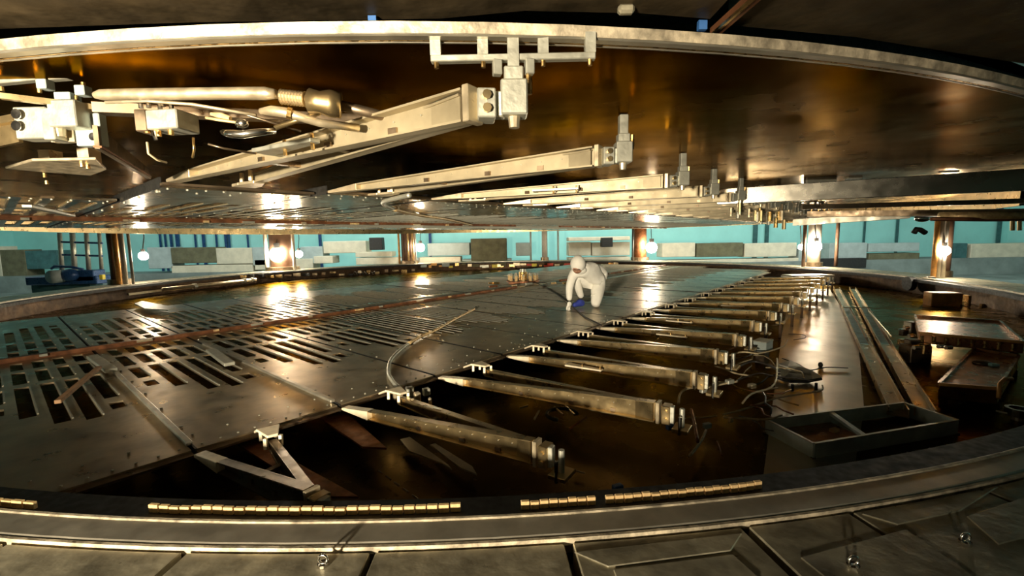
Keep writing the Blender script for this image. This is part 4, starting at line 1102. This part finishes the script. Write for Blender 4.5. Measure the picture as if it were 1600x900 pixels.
hd = MB().sphere(hc, .108, 20, 14, (1.0,1.1,1.18)).build('hood','suit',per,smooth=True)
# hood collar drape
MB().sphere(hc+Vector((.03,.05,-.09)), .10, 16, 10, (1.1,1.1,.7)).build('hood_collar','suit',per,smooth=True)
# face looking down-left and toward the camera
fdir = Vector((-.25,-.80,-.45)).normalized()
fc = hc + fdir*.045 + Vector((.0,0,-.030))
face = MB().sphere(fc, .078, 20, 14, (.92,.85,1.05)).build('head','skin',per,smooth=True)
nose_c = fc + fdir*.075
MB().sphere(nose_c+Vector((0,0,-.008)), .014, 10, 8, (1,1.1,1.3)).build('nose','skin',per,smooth=True)
rt = Vector((-fdir.y, fdir.x, 0)).normalized()
for sg in (-1,1):
    e = fc + fdir*.062 + rt*.028*sg + Vector((0,0,.012)); MB().sphere(e, .008, 8, 6).build('eye','dark',per,smooth=True)
MB().tube([fc+fdir*.068+rt*-.02+Vector((0,0,-.034)), fc+fdir*.073+Vector((0,0,-.036)), fc+fdir*.068+rt*.02+Vector((0,0,-.034))], .005, 6).build('mouth','rust',per,smooth=True)
MB().tube([fc+fdir*.068+rt*-.045+Vector((0,0,.012)), fc+fdir*.078+Vector((0,0,.012)), fc+fdir*.068+rt*.045+Vector((0,0,.012))], .005, 6).build('glasses','dark',per,smooth=True)
def hand(wr, d, side, name='hand', m='suit', curl=.4):
    wr = Vector(wr); d = Vector(d).normalized(); sx = Vector(side).normalized(); nrm = d.cross(sx).normalized()
    jt = [wr, wr+d*.04, wr+d*.085]; ed = [(0,1),(1,2)]; rd = [(.022,.026),(.026,.036),(.016,.036)]
    for k, (o_, ln) in enumerate(((-.030,.055),(-.010,.068),(.011,.064),(.030,.048))):
        b = len(jt); r0_ = wr+d*.085+sx*o_; jt += [r0_, r0_+d*ln*.5+nrm*ln*.10, r0_+d*ln*.9+nrm*ln*curl]
        ed += [(2,b),(b,b+1),(b+1,b+2)]; rd += [.0105,.010,.008]
    b = len(jt); jt += [wr+d*.045+sx*-.040, wr+d*.075+sx*-.062+nrm*.012]; ed += [(1,b),(b,b+1)]; rd += [.012,.009]
    return skinned(name, jt, ed, rd, m, per, 1)
hand(Vector(pj(886,468,-.26)), (-.16,-.10,-1.0), (-.8,-.6,.0), m='suit', curl=-.3)
hand(Vector(pj(932,455,-.10)), (-.55,-.5,-.45), (.2,-.8,.4), m='suit')
# shoes
def shoe(p, d, nm='shoe_cover'):
    p = Vector(p); d = Vector(d).normalized(); up = Vector((0,0,1))
    j = [p+up*.05-d*.02, p+up*.005, p-d*.05-up*.015, p+d*.08-up*.012, p+d*.17-up*.022]
    return skinned(nm, j, [(0,1),(1,2),(1,3),(3,4)], [(.052,.052),(.055,.05),(.045,.04),(.048,.042),(.034,.03)], 'boot', per)
shoe(Vector(pj(909,475,.0)), (-.85,-.5,0))
shoe(Vector(pj(938,474,.28)), (.15,.9,-.0))

# cleanup of helper props
for o in bpy.data.objects:
    if '_o' in o: del o['_o']
    if o.parent is not None and 'category' in o: del o['category']
